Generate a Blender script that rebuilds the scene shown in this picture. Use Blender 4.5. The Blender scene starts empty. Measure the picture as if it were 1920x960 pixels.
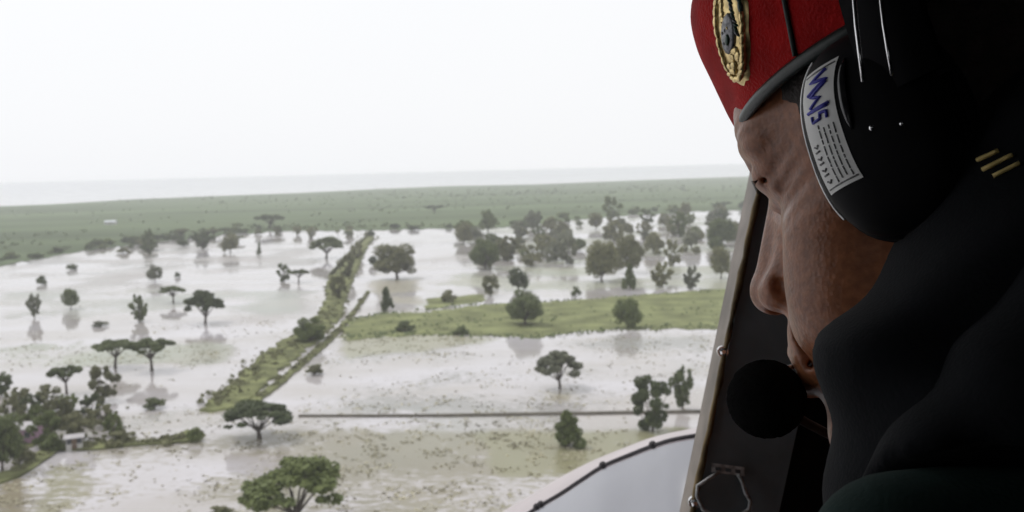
import bpy, bmesh, math, random
import numpy as np
from mathutils import Vector, Matrix

scene = bpy.context.scene
COL = scene.collection
R = math.radians

# ------------------------------------------------------------------ camera
FPX = 1900.0                      # focal length in photo pixels (1920 wide)
CAM = Vector((0, 0, 45.0))
PITCH = math.atan(160 / FPX)
ROLL = R(1.5)
_f = Vector((0, math.cos(PITCH), -math.sin(PITCH)))
_up0 = Vector((0, math.sin(PITCH), math.cos(PITCH)))
_r = Vector((1, 0, 0)) * math.cos(ROLL) - _up0 * math.sin(ROLL)
_u = _up0 * math.cos(ROLL) + Vector((1, 0, 0)) * math.sin(ROLL)
cd = bpy.data.cameras.new('camera')
cam = bpy.data.objects.new('camera', cd)
COL.objects.link(cam)
cam.matrix_world = Matrix(((_r.x, _u.x, -_f.x, CAM.x), (_r.y, _u.y, -_f.y, CAM.y),
                           (_r.z, _u.z, -_f.z, CAM.z), (0, 0, 0, 1)))
cd.sensor_width = 36
cd.lens = 36 * FPX / 1920
cd.clip_start = 0.02
cd.clip_end = 80000
cd.dof.use_dof = True
cd.dof.focus_distance = 0.44
cd.dof.aperture_fstop = 25
scene.camera = cam

# ------------------------------------------------------------------ world, sun, exposure
SUN_EL, SUN_AZ = R(58), R(-60)
w = bpy.data.worlds.new('World')
scene.world = w
w.use_nodes = True
nt = w.node_tree
nt.nodes.clear()
sky = nt.nodes.new('ShaderNodeTexSky')
sky.sky_type = 'NISHITA'
sky.sun_disc = False
sky.sun_elevation = SUN_EL
sky.sun_rotation = SUN_AZ
sky.dust_density = 4.0
hs = nt.nodes.new('ShaderNodeHueSaturation')
hs.inputs['Saturation'].default_value = 0.2
tc = nt.nodes.new('ShaderNodeTexCoord')
nz = nt.nodes.new('ShaderNodeTexNoise')
nz.inputs['Scale'].default_value = 1.6
nz.inputs['Detail'].default_value = 3
rmp = nt.nodes.new('ShaderNodeValToRGB')
rmp.color_ramp.elements[0].color = (0.94, 0.96, 1.0, 1)
rmp.color_ramp.elements[1].color = (1, 1, 1, 1)
cl = nt.nodes.new('ShaderNodeVectorMath')
cl.operation = 'SCALE'
cl.inputs['Scale'].default_value = 10.7          # bright even overcast layer
mx = nt.nodes.new('ShaderNodeMix')
mx.data_type = 'RGBA'
mx.inputs['Factor'].default_value = 0.88
bg = nt.nodes.new('ShaderNodeBackground')
bg.inputs['Strength'].default_value = 0.1
wo = nt.nodes.new('ShaderNodeOutputWorld')
L = nt.links.new
L(sky.outputs[0], hs.inputs['Color'])
L(tc.outputs['Generated'], nz.inputs['Vector'])
L(nz.outputs[0], rmp.inputs[0])
L(rmp.outputs[0], cl.inputs[0])
L(hs.outputs[0], mx.inputs['A'])
L(cl.outputs[0], mx.inputs['B'])
L(mx.outputs['Result'], bg.inputs[0])
L(bg.outputs[0], wo.inputs[0])

sd = bpy.data.lights.new('sun', 'SUN')
sd.energy = 1.4
sd.angle = R(14)
sd.color = (1.0, 0.97, 0.92)
sun = bpy.data.objects.new('sun', sd)
COL.objects.link(sun)
_sd = Vector((math.sin(SUN_AZ) * math.cos(SUN_EL), math.cos(SUN_AZ) * math.cos(SUN_EL), math.sin(SUN_EL)))
sun.rotation_euler = _sd.to_track_quat('Z', 'Y').to_euler()
sun.location = (0, 0, 200)

scene.view_settings.view_transform = 'Standard'
scene.view_settings.look = 'None'
scene.view_settings.gamma = 1
scene.view_settings.exposure = 0.0
scene.view_settings.use_curve_mapping = False
scene.render.engine = 'CYCLES'
cy = scene.cycles
cy.use_denoising = True
cy.max_bounces = 8
cy.diffuse_bounces = 4
cy.glossy_bounces = 3
cy.volume_bounces = 4
cy.transparent_max_bounces = 6
cy.sample_clamp_indirect = 4

# ------------------------------------------------------------------ helpers
def ray(px, py):
    return _f + _r * ((px - 960) / FPX) + _u * ((480 - py) / FPX)

def P(px, py, d):                 # a point on the pixel's line of sight, d metres in front of the lens
    return CAM + ray(px, py) * d

def G(px, py, z=0.0):             # where the pixel's line of sight meets the ground
    v = ray(px, py)
    return CAM + v * ((z - CAM.z) / v.z)

def depth(p):
    return (Vector(p) - CAM).dot(_f)

_F = np.array(_f); _RT = np.array(_r); _UP = np.array(_u); _C = np.array(CAM)
def project(p):                   # (n,3) -> pixels
    q = p - _C
    d = q @ _F
    return 960 + FPX * (q @ _RT) / d, 480 - FPX * (q @ _UP) / d, d

def mesh_obj(name, verts, faces, material=None, parent=None, smooth=False):
    me = bpy.data.meshes.new(name)
    me.from_pydata([tuple(v) for v in verts], [], [tuple(f) for f in faces])
    me.update()
    return link_mesh(name, me, material, parent, smooth)

def link_mesh(name, me, material=None, parent=None, smooth=False):
    o = bpy.data.objects.new(name, me)
    COL.objects.link(o)
    if material and not me.materials:
        me.materials.append(material)
    if smooth:
        me.shade_smooth()
    if parent:
        o.parent = parent
        o.matrix_parent_inverse = Matrix.Identity(4)
    return o

def np_mesh(name, v, f):          # arrays in: (n,3), (m,k)
    me = bpy.data.meshes.new(name)
    k = f.shape[1]
    me.vertices.add(len(v)); me.vertices.foreach_set('co', np.ascontiguousarray(v, dtype=np.float32).ravel())
    me.loops.add(f.size); me.loops.foreach_set('vertex_index', np.ascontiguousarray(f, dtype=np.int32).ravel())
    me.polygons.add(len(f)); me.polygons.foreach_set('loop_start', np.arange(0, f.size, k, dtype=np.int32))
    me.update(calc_edges=True)
    me.validate()
    return me

def empty(name, loc):
    o = bpy.data.objects.new(name, None)
    COL.objects.link(o)
    o.location = loc
    o.empty_display_size = 0.1
    return o

def tag(o, label, cat, group=None, kind=None):
    o['label'] = label; o['category'] = cat
    if group: o['group'] = group
    if kind: o['kind'] = kind
    return o

class MB:                         # collects shapes for one mesh
    def __init__(s): s.v = []; s.f = []
    def add(s, v, f):
        n = len(s.v); s.v += [Vector(a) for a in v]; s.f += [[i + n for i in q] for q in f]
    def box8(s, p):               # eight corners: bottom four, top four
        s.add(p, [(3, 2, 1, 0), (4, 5, 6, 7), (0, 1, 5, 4), (1, 2, 6, 5), (2, 3, 7, 6), (3, 0, 4, 7)])
    def box(s, lo, hi):
        x0, y0, z0 = lo; x1, y1, z1 = hi
        s.box8([(x0, y0, z0), (x1, y0, z0), (x1, y1, z0), (x0, y1, z0), (x0, y0, z1), (x1, y0, z1), (x1, y1, z1), (x0, y1, z1)])
    def tube(s, pts, rad, n=8, caps=True):
        pts = [Vector(p) for p in pts]
        if not hasattr(rad, '__len__'): rad = [rad] * len(pts)
        t0 = (pts[1] - pts[0]).normalized()
        a = t0.orthogonal().normalized()
        rings = []
        for i, p in enumerate(pts):
            t = (pts[min(i + 1, len(pts) - 1)] - pts[max(i - 1, 0)]).normalized()
            a = (a - t * a.dot(t)).normalized()
            b = t.cross(a)
            rings.append([p + (a * math.cos(k * 2 * math.pi / n) + b * math.sin(k * 2 * math.pi / n)) * rad[i] for k in range(n)])
        v = [q for rg in rings for q in rg]
        f = [(i * n + k, i * n + (k + 1) % n, (i + 1) * n + (k + 1) % n, (i + 1) * n + k) for i in range(len(pts) - 1) for k in range(n)]
        if caps:
            f.append(tuple(range(n - 1, -1, -1))); f.append(tuple(range((len(pts) - 1) * n, len(pts) * n)))
        s.add(v, f)
    def ball(s, c, r, n=10, m=8, ax=None):     # ax: three axis vectors carrying the radii
        c = Vector(c)
        ax = ax or (Vector((r, 0, 0)), Vector((0, r, 0)), Vector((0, 0, r)))
        v = [c + ax[2]]
        for i in range(1, m):
            th = math.pi * i / m
            for k in range(n):
                ph = 2 * math.pi * k / n
                v.append(c + ax[0] * (math.sin(th) * math.cos(ph)) + ax[1] * (math.sin(th) * math.sin(ph)) + ax[2] * math.cos(th))
        v.append(c - ax[2])
        f = [(0, 1 + k, 1 + (k + 1) % n) for k in range(n)]
        for i in range(m - 2):
            for k in range(n):
                a = 1 + i * n
                f.append((a + k, a + n + k, a + n + (k + 1) % n, a + (k + 1) % n))
        e = len(v) - 1; a = 1 + (m - 2) * n
        f += [(a + k, e, a + (k + 1) % n) for k in range(n)]
        s.add(v, f)
    def build(s, name, material, parent=None, smooth=False):
        return mesh_obj(name, s.v, s.f, material, parent, smooth)

def grid_faces(nr, nc, wrap=False):
    i = np.arange(nr - 1)[:, None]; j = np.arange(nc if wrap else nc - 1)[None, :]
    j2 = (j + 1) % nc
    return np.stack([i * nc + j, i * nc + j2, (i + 1) * nc + j2, (i + 1) * nc + j], -1).reshape(-1, 4)

def _hash(i, j, s):
    n = (i * 374761393 + j * 668265263 + s * 974634777) & 0xffffffff
    n = ((n ^ (n >> 13)) * 1274126177) & 0xffffffff
    return ((n ^ (n >> 16)) & 0xffff) / 65535.0
def vnoise(x, y, s=0):
    xi = np.floor(x).astype(np.int64); yi = np.floor(y).astype(np.int64)
    fx = x - xi; fy = y - yi
    fx = fx * fx * (3 - 2 * fx); fy = fy * fy * (3 - 2 * fy)
    a = _hash(xi, yi, s); b = _hash(xi + 1, yi, s); c = _hash(xi, yi + 1, s); d = _hash(xi + 1, yi + 1, s)
    return (a * (1 - fx) + b * fx) * (1 - fy) + (c * (1 - fx) + d * fx) * fy
def fbm(x, y, s=0, o=4):
    t = 0; a = 0.5; n = 0
    for k in range(o):
        t = t + a * vnoise(x * 2 ** k, y * 2 ** k, s + k); n += a; a *= 0.5
    return t / n

# ------------------------------------------------------------------ materials
def mat(name, col, rough=0.8, spec=0.5, metal=0.0, noise=None, bump=None, sheen=0.0, subs=0.0, coat=0.0):
    m = bpy.data.materials.new(name)
    m.use_nodes = True
    t = m.node_tree
    b = t.nodes['Principled BSDF']
    b.inputs['Base Color'].default_value = (*col, 1)
    b.inputs['Roughness'].default_value = rough
    b.inputs['Specular IOR Level'].default_value = spec
    b.inputs['Metallic'].default_value = metal
    b.inputs['Sheen Weight'].default_value = sheen
    b.inputs['Coat Weight'].default_value = coat
    if subs:
        b.inputs['Subsurface Weight'].default_value = subs
        b.inputs['Subsurface Radius'].default_value = (1, 0.35, 0.2)
        b.inputs['Subsurface Scale'].default_value = 0.004
    tcn = t.nodes.new('ShaderNodeTexCoord')
    if noise:                     # (scale, low multiplier, high multiplier)
        n = t.nodes.new('ShaderNodeTexNoise')
        n.inputs['Scale'].default_value = noise[0]; n.inputs['Detail'].default_value = 5
        t.links.new(tcn.outputs['Object'], n.inputs['Vector'])
        r = t.nodes.new('ShaderNodeValToRGB')
        r.color_ramp.elements[0].position = 0.3; r.color_ramp.elements[1].position = 0.7
        r.color_ramp.elements[0].color = (*[min(1, c * noise[1]) for c in col], 1)
        r.color_ramp.elements[1].color = (*[min(1, c * noise[2]) for c in col], 1)
        t.links.new(n.outputs[0], r.inputs[0]); t.links.new(r.outputs[0], b.inputs['Base Color'])
    if bump:                      # (scale, strength, distance)
        n = t.nodes.new('ShaderNodeTexNoise')
        n.inputs['Scale'].default_value = bump[0]; n.inputs['Detail'].default_value = 6
        t.links.new(tcn.outputs['Object'], n.inputs['Vector'])
        bp = t.nodes.new('ShaderNodeBump')
        bp.inputs['Strength'].default_value = bump[1]; bp.inputs['Distance'].default_value = bump[2]
        t.links.new(n.outputs[0], bp.inputs['Height']); t.links.new(bp.outputs[0], b.inputs['Normal'])
    return m

def leaf_mat(name, c0, c1):
    m = bpy.data.materials.new(name)
    m.use_nodes = True
    t = m.node_tree
    b = t.nodes['Principled BSDF']
    b.inputs['Roughness'].default_value = 0.6
    b.inputs['Specular IOR Level'].default_value = 0.25
    oi = t.nodes.new('ShaderNodeObjectInfo')
    tcn = t.nodes.new('ShaderNodeTexCoord')
    n = t.nodes.new('ShaderNodeTexNoise')
    n.inputs['Scale'].default_value = 6; n.inputs['Detail'].default_value = 4
    t.links.new(tcn.outputs['Object'], n.inputs['Vector'])
    ad = t.nodes.new('ShaderNodeMath'); ad.operation = 'MULTIPLY_ADD'
    ad.inputs[1].default_value = 0.5; t.links.new(oi.outputs['Random'], ad.inputs[0])
    sb = t.nodes.new('ShaderNodeMath'); sb.operation = 'SUBTRACT'; sb.inputs[1].default_value = 0.25
    t.links.new(n.outputs[0], sb.inputs[0]); t.links.new(sb.outputs[0], ad.inputs[2])
    r = t.nodes.new('ShaderNodeValToRGB')
    r.color_ramp.elements[0].position = 0.15; r.color_ramp.elements[1].position = 0.8
    r.color_ramp.elements[0].color = (*c0, 1); r.color_ramp.elements[1].color = (*c1, 1)
    t.links.new(ad.outputs[0], r.inputs[0]); t.links.new(r.outputs[0], b.inputs['Base Color'])
    tr = t.nodes.new('ShaderNodeBsdfTranslucent')
    t.links.new(r.outputs[0], tr.inputs[0])
    ms = t.nodes.new('ShaderNodeMixShader'); ms.inputs[0].default_value = 0.25
    t.links.new(b.outputs[0], ms.inputs[1]); t.links.new(tr.outputs[0], ms.inputs[2])
    t.links.new(ms.outputs[0], t.nodes['Material Output'].inputs[0])
    return m

def water_mat(name, attr, mud):
    m = bpy.data.materials.new(name)
    m.use_nodes = True
    t = m.node_tree
    b = t.nodes['Principled BSDF']
    b.inputs['IOR'].default_value = 1.333
    tcn = t.nodes.new('ShaderNodeTexCoord')
    n = t.nodes.new('ShaderNodeTexNoise'); n.inputs['Scale'].default_value = 0.9; n.inputs['Detail'].default_value = 4
    t.links.new(tcn.outputs['Object'], n.inputs['Vector'])
    bp = t.nodes.new('ShaderNodeBump'); bp.inputs['Strength'].default_value = 0.12 if attr else 0.0; bp.inputs['Distance'].default_value = 0.05
    t.links.new(n.outputs[0], bp.inputs['Height']); t.links.new(bp.outputs[0], b.inputs['Normal'])
    b.inputs['Roughness'].default_value = 0.05
    b.inputs['Base Color'].default_value = (*mud, 1)
    mp = t.nodes.new('ShaderNodeMapping'); mp.inputs['Scale'].default_value = (0.5, 1.0, 1.0); mp.inputs['Rotation'].default_value = (0, 0, 0.12)
    t.links.new(tcn.outputs['Object'], mp.inputs['Vector'])
    if attr:
        nb_ = t.nodes.new('ShaderNodeTexNoise'); nb_.inputs['Scale'].default_value = 0.045; nb_.inputs['Detail'].default_value = 5
        t.links.new(mp.outputs[0], nb_.inputs['Vector'])
        rb = t.nodes.new('ShaderNodeValToRGB'); rb.color_ramp.elements[0].position = .38; rb.color_ramp.elements[1].position = .62
        rb.color_ramp.elements[0].color = (mud[0] * .84, mud[1] * .81, mud[2] * .74, 1); rb.color_ramp.elements[1].color = (mud[0] * 1.08, mud[1] * 1.08, mud[2] * 1.1, 1)
        t.links.new(nb_.outputs[0], rb.inputs[0])
        a = t.nodes.new('ShaderNodeAttribute'); a.attribute_name = 'silt'
        f = t.nodes.new('ShaderNodeAttribute'); f.attribute_name = 'weed'
        n2 = t.nodes.new('ShaderNodeTexNoise'); n2.inputs['Scale'].default_value = 0.8; n2.inputs['Detail'].default_value = 6
        n2.inputs['Roughness'].default_value = 0.68
        t.links.new(mp.outputs[0], n2.inputs['Vector'])
        # weed mats break the surface where noise + weed amount is high
        s = t.nodes.new('ShaderNodeMath'); s.operation = 'MULTIPLY_ADD'; s.inputs[1].default_value = 0.75
        t.links.new(f.outputs['Fac'], s.inputs[0]); t.links.new(n2.outputs[0], s.inputs[2])
        mr = t.nodes.new('ShaderNodeMapRange'); mr.interpolation_type = 'SMOOTHSTEP'
        mr.inputs['From Min'].default_value = 0.80; mr.inputs['From Max'].default_value = 0.95
        t.links.new(s.outputs[0], mr.inputs['Value'])
        mc = t.nodes.new('ShaderNodeMix'); mc.data_type = 'RGBA'
        t.links.new(rb.outputs[0], mc.inputs['A'])
        t.links.new(a.outputs['Color'], mc.inputs['B'])
        t.links.new(mr.outputs['Result'], mc.inputs['Factor'])
        t.links.new(mc.outputs['Result'], b.inputs['Base Color'])
        rr = t.nodes.new('ShaderNodeMapRange'); rr.inputs['To Min'].default_value = 0.05; rr.inputs['To Max'].default_value = 0.32
        t.links.new(mr.outputs['Result'], rr.inputs['Value']); t.links.new(rr.outputs['Result'], b.inputs['Roughness'])
    return m

M = {}
MUD = (0.45, 0.43, 0.442)
M['water'] = water_mat('flood_water', True, MUD)
M['sea'] = water_mat('sea_water', False, (0.55, 0.54, 0.56))
M['grass'] = mat('pasture_grass', (0.18, 0.195, 0.09), 0.9, 0.1, noise=(0.11, 0.62, 1.35), bump=(1.5, 0.9, 0.3))
M['verge'] = mat('verge_grass', (0.145, 0.155, 0.07), 0.9, 0.1, noise=(0.22, 0.5, 1.5), bump=(1.5, 0.8, 0.25))
M['plain'] = mat('plain_grass', (0.105, 0.135, 0.072), 0.95, 0.05, noise=(1.0, 0.7, 1.4))
_t = M['plain'].node_tree; _n = next(n for n in _t.nodes if n.type == 'TEX_NOISE'); _c = next(n for n in _t.nodes if n.type == 'TEX_COORD')
_m = _t.nodes.new('ShaderNodeMapping'); _m.inputs['Scale'].default_value = (0.0022, 0.009, 1); _m.inputs['Rotation'].default_value = (0, 0, -0.35)
_t.links.new(_c.outputs['Object'], _m.inputs['Vector']); _t.links.new(_m.outputs[0], _n.inputs['Vector'])
M['bank'] = mat('bank_earth', (0.10, 0.09, 0.07), 0.9, 0.2, noise=(0.8, 0.7, 1.2))
M['tuft'] = mat('drowned_grass', (0.46, 0.43, 0.32), 0.9, 0.1, noise=(0.10, 0.5, 1.3))
M['bark'] = mat('bark', (0.10, 0.085, 0.07), 0.9, 0.2, noise=(20, 0.7, 1.2))
M['leaf_dark'] = leaf_mat('leaf_dark', (0.055, 0.073, 0.03), (0.15, 0.18, 0.075))
M['leaf_mid'] = leaf_mat('leaf_mid', (0.075, 0.10, 0.032), (0.18, 0.215, 0.075))
M['leaf_olive'] = leaf_mat('leaf_olive', (0.13, 0.135, 0.065), (0.24, 0.24, 0.125))
M['leaf_plain'] = leaf_mat('leaf_plain', (0.16, 0.20, 0.095), (0.22, 0.26, 0.13))
M['leaf_pale'] = leaf_mat('leaf_pale', (0.13, 0.14, 0.095), (0.24, 0.25, 0.17))

# ------------------------------------------------------------------ ground, water, plain
def sheet(name, z, ext, material):
    o = mesh_obj(name, [(-ext, -ext, z), (ext, -ext, z), (ext, ext, z), (-ext, ext, z)], [(0, 1, 2, 3)], material)
    o['kind'] = 'structure'
    return o
sheet('sea', -0.06, 42000, M['sea'])

# flood water: one sheet, finer near the viewer; the silt / weed amounts follow the drowned fields and the patches below trees
NR, NCc = 420, 420
rr_ = 70 * (1500 / 70) ** (np.linspace(0, 1, NR))
aa_ = np.linspace(R(-42), R(34), NCc)
RR, AA = np.meshgrid(rr_, aa_, indexing='ij')
wv = np.stack([RR * np.sin(AA), RR * np.cos(AA), 0 * RR], -1).reshape(-1, 3)

def in_poly(px, py, poly):
    poly = np.array(poly, float); c = np.zeros(px.shape, bool)
    j = len(poly) - 1
    for i in range(len(poly)):
        xi, yi = poly[i]; xj, yj = poly[j]
        if yi != yj:
            c ^= ((yi > py) != (yj > py)) & (px < (xj - xi) * (py - yi) / (yj - yi) + xi)
        j = i
    return c
# pixel outlines of fields under water and brown patches below trees: outline, weed amount, colour
FIELDS = [
    ([(-60, 470), (300, 455), (560, 455), (600, 480), (560, 545), (-60, 548)], 0.46, (0.33, 0.315, 0.30)),
    ([(0, 546), (590, 540), (560, 586), (0, 598)], 0.62, (0.33, 0.335, 0.30)),
    ([(0, 648), (400, 640), (440, 660), (330, 700), (0, 712)], 0.60, (0.30, 0.31, 0.25)),
    ([(150, 690), (330, 680), (330, 735), (240, 760), (150, 740)], 0.35, (0.30, 0.27, 0.21)),  # brown patch below the two joined flat-topped trees
    ([(640, 625), (700, 618), (900, 632), (1000, 640), (860, 662), (650, 672)], 0.62, (0.27, 0.27, 0.19)),
    ([(560, 690), (700, 662), (1330, 628), (1310, 768), (820, 776), (560, 775)], 0.40, (0.29, 0.285, 0.27)),
    ([(410, 818), (560, 808), (1310, 804), (1310, 1000), (-60, 1000), (-60, 905), (180, 845)], 0.52, (0.235, 0.215, 0.16)),
    ([(880, 808), (1310, 804), (1310, 860), (1150, 900), (940, 890)], 0.64, (0.22, 0.21, 0.125)),
    ([(90, 870), (165, 860), (150, 1000), (60, 1000)], 0.64, (0.215, 0.20, 0.12)),
    ([(1010, 725), (1085, 722), (1080, 752), (1020, 752)], 0.45, (0.28, 0.26, 0.19)),  # brown patch right below the pale umbrella tree
    ([(690, 515), (790, 515), (790, 570), (700, 565)], 0.62, (0.30, 0.28, 0.22)),  # brown patch right below the large olive tree
    ([(860, 420), (1390, 405), (1390, 470), (1000, 500), (870, 470)], 0.45, (0.30, 0.31, 0.25)),
    ([(870, 500), (1100, 490), (1380, 500), (1380, 545), (1000, 560), (790, 575), (800, 545)], 0.55, (0.31, 0.32, 0.25)),
    ([(0, 880), (60, 880), (60, 1000), (0, 1000)], 0.6, (0.22, 0.19, 0.13)),
]
X, Y = wv[:, 0], wv[:, 1]
wpx, wpy, _ = project(wv)
jx = (fbm(X / 9, Y / 9, 3) - 0.5) * 60
jy = (fbm(X / 9, Y / 9, 9) - 0.5) * 22
weed = np.full(len(wv), 0.33); silt = np.tile(np.array([0.33, 0.315, 0.295]), (len(wv), 1))
for poly, amt, c in FIELDS:
    k = in_poly(wpx + jx, wpy + jy, poly)
    weed[k] = amt; silt[k] = c
patch = fbm(X / 26 + 5, Y / 26, 21)
weed = np.clip(weed + (patch - 0.5) * 1.1 * np.clip(weed * 2.2, 0, 1), 0, 1)
silt = silt * (0.85 + 0.35 * fbm(X / 14, Y / 14, 33))[:, None]
silt[:, 0] *= 0.94 + 0.12 * fbm(X / 20, Y / 20, 41)
# soften the field edges over neighbouring cells
def soften(a, n):
    a = a.reshape(NR, NCc, -1)
    for _ in range(n):
        b = a.copy()
        b[1:-1, 1:-1] = (a[:-2, 1:-1] + a[2:, 1:-1] + a[1:-1, :-2] + a[1:-1, 2:] + 2 * a[1:-1, 1:-1]) / 6
        a = b
    return a.reshape(NR * NCc, -1)
weed = soften(weed, 3)[:, 0]; silt = soften(silt, 3)
me = np_mesh('flood_water', wv, grid_faces(NR, NCc)[:, ::-1])
at = me.attributes.new('weed', 'FLOAT', 'POINT'); at.data.foreach_set('value', weed.astype(np.float32))
at = me.attributes.new('silt', 'FLOAT_COLOR', 'POINT')
at.data.foreach_set('color', np.concatenate([silt, np.ones((len(silt), 1))], 1).astype(np.float32).ravel())
o = link_mesh('flood_water', me, M['water']); o['kind'] = 'structure'

def densify(pts, step, jit, rng):
    out = []
    n = len(pts)
    for i in range(n):
        a = Vector(pts[i]); b = Vector(pts[(i + 1) % n])
        k = max(1, int((b - a).length / step))
        for q in range(k):
            t = q / k
            out.append(a.lerp(b, t) + Vector((rng.uniform(-1, 1), rng.uniform(-1, 1), 0)) * jit * (0 if q == 0 else 1))
    return out

def land(name, pix, top, material, rng, step=4, jit=0.8, slope=0.5):
    ring = densify([G(*p) for p in pix], step, jit, rng)
    c = sum(ring, Vector()) / len(ring)
    bm = bmesh.new()
    hi = [bm.verts.new((p.x, p.y, top)) for p in ring]
    lo = []
    for p in ring:
        d = (p - c); d.z = 0
        q = p + d.normalized() * slope
        lo.append(bm.verts.new((q.x, q.y, -0.3)))
    face = bm.faces.new(hi)
    n = len(ring)
    for i in range(n):
        bm.faces.new((hi[i], lo[i], lo[(i + 1) % n], hi[(i + 1) % n]))
    bmesh.ops.triangulate(bm, faces=[face])
    bmesh.ops.recalc_face_normals(bm, faces=bm.faces)
    me = bpy.data.meshes.new(name); bm.to_mesh(me); bm.free()
    o = link_mesh(name, me, material)
    o['kind'] = 'structure'
    return o
rng = random.Random(4)
land('pasture', [(640, 618), (668, 596), (720, 588), (800, 586), (900, 572), (1000, 568), (1090, 562), (1180, 556), (1300, 545), (1420, 540), (1420, 612), (1330, 617), (1200, 617), (1080, 622), (1000, 634), (880, 628), (780, 628), (700, 634), (650, 640)], 0.14, M['grass'], rng, 2, 2.2)
land('road_verge', [(384, 772), (402, 742), (440, 716), (486, 672), (540, 636), (590, 606), (612, 565), (618, 520), (640, 490), (672, 458), (690, 440), (700, 446), (684, 470), (668, 505), (648, 555), (640, 590), (612, 622), (566, 662), (520, 704), (470, 748), (430, 768)], 0.5, M['verge'], rng, 1.5, 1.3)
land('road_bank', [(470, 752), (520, 715), (566, 676), (616, 634), (650, 598), (690, 546), (694, 548), (656, 602), (622, 640), (572, 684), (528, 722), (480, 758)], 0.45, M['verge'], rng, 3, 0.3)
land('dike', [(560, 779.5), (820, 778.5), (1000, 775.5), (1150, 773), (1420, 769.5), (1420, 773), (1150, 777), (1000, 779.5), (820, 782), (560, 782)], 0.28, M['bank'], rng, 4, 0.15, 0.2)
land('garden_path', [(-60, 905), (20, 884), (90, 838), (170, 832), (240, 830), (300, 829), (352, 808), (384, 816), (372, 828), (300, 834), (240, 838), (170, 846), (110, 846), (36, 896), (-60, 930)], 0.35, M['verge'], rng, 3, 0.5)
land('garden_ground', [(-80, 850), (-80, 800), (10, 796), (66, 806), (74, 832), (20, 850)], 0.25, M['verge'], rng, 3, 1.0)
land('far_shoal', [(800, 560), (900, 552), (905, 566), (800, 580)], 0.1, M['grass'], rng, 4, 1.5)

# the plain beyond the flood, up to the coast
FLOOD_EDGE = [(-500, 560), (-200, 525), (0, 498), (60, 488), (150, 472), (270, 457), (430, 440), (560, 433), (720, 431), (870, 430), (960, 425), (1040, 416), (1120, 408), (1200, 402), (1300, 398), (1420, 395), (1800, 385), (2500, 372)]
COAST = [(2500, 296), (1800, 318), (1400, 331), (1200, 338), (1000, 346), (840, 349), (700, 355), (560, 362), (400, 368), (250, 374), (100, 383), (0, 387), (-200, 396), (-500, 410)]
ring = [G(*p) for p in FLOOD_EDGE] + [G(*p) for p in COAST]
land_r = densify(ring[:len(FLOOD_EDGE)], 12, 3, rng)
bm = bmesh.new()
NS = 60
def lerp_poly(pts, t):
    t = t * (len(pts) - 1); i = min(int(t), len(pts) - 2); q = t - i
    return (pts[i][0] * (1 - q) + pts[i + 1][0] * q, pts[i][1] * (1 - q) + pts[i + 1][1] * q)
def at_x(pts, x):
    for a, b in zip(pts[:-1], pts[1:]):
        if a[0] <= x <= b[0]:
            return a[1] + (b[1] - a[1]) * (x - a[0]) / (b[0] - a[0])
    return pts[-1][1]
xs = np.linspace(-500, 2500, 301)
CO = COAST[::-1]
pv = []
for k in range(15):
    t = k / 14
    for x in xs:
        e = G(x, at_x(FLOOD_EDGE, x) + rng.uniform(-2.0, 2.0) * (k == 0)); c = G(x, at_x(CO, x))
        p = e.lerp(c, t ** 1.6)
        pv.append((p.x, p.y, 0.2))
o = link_mesh('plain', np_mesh('plain', np.array(pv), grid_faces(15, len(xs))), M['plain']); o['kind'] = 'structure'

# drowned grass standing out of the water: uncountable, one object
rs = np.random.RandomState(5)
tp = []
def tufts(n, prob_scale, near):
    r = 90 * (near / 90) ** rs.rand(n); a = rs.uniform(R(-38), R(30), n)
    ir = np.clip(np.searchsorted(rr_, r), 0, NR - 1); ia = np.clip(np.searchsorted(aa_, a), 0, NCc - 1)
    wd = weed.reshape(NR, NCc)[ir, ia]
    cl_ = fbm(r * np.sin(a) / 3.0, r * np.cos(a) / 3.0, 77, 3)
    k = rs.rand(n) < np.clip((wd - 0.27) * prob_scale, 0, 1) * np.clip((cl_ - 0.45) * 5, 0.02, 1)
    return np.stack([r * np.sin(a), r * np.cos(a)], -1)[k]
tp = np.concatenate([tufts(420000, 0.8, 330), tufts(30000, 0.5, 900)])
n = len(tp)
sz = rs.rand(n) ** 2.5; hgt = 0.03 + 0.16 * sz; wid = 0.10 + 0.45 * sz
vs = []
for b_ in range(3):
    an = rs.uniform(0, 2 * np.pi, n)
    dx, dy = np.cos(an) * wid, np.sin(an) * wid
    lx, ly = rs.uniform(-0.3, 0.3, n), rs.uniform(-0.3, 0.3, n)
    z0 = np.full(n, -0.02)
    vs.append(np.stack([np.stack([tp[:, 0] - dx / 2, tp[:, 1] - dy / 2, z0], -1), np.stack([tp[:, 0] + dx / 2, tp[:, 1] + dy / 2, z0], -1),
                        np.stack([tp[:, 0] + dx * .4 + lx, tp[:, 1] + dy * .4 + ly, hgt * .8], -1), np.stack([tp[:, 0] - dx * .3 + lx, tp[:, 1] - dy * .3 + ly, hgt], -1)], 1))
vv = np.concatenate(vs).reshape(-1, 3)
o = link_mesh('drowned_grass', np_mesh('drowned_grass', vv, np.arange(len(vv)).reshape(-1, 4)), M['tuft'])
tag(o, 'tan tufts of drowned grass poking through the flooded fields', 'grass', kind='stuff')

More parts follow.
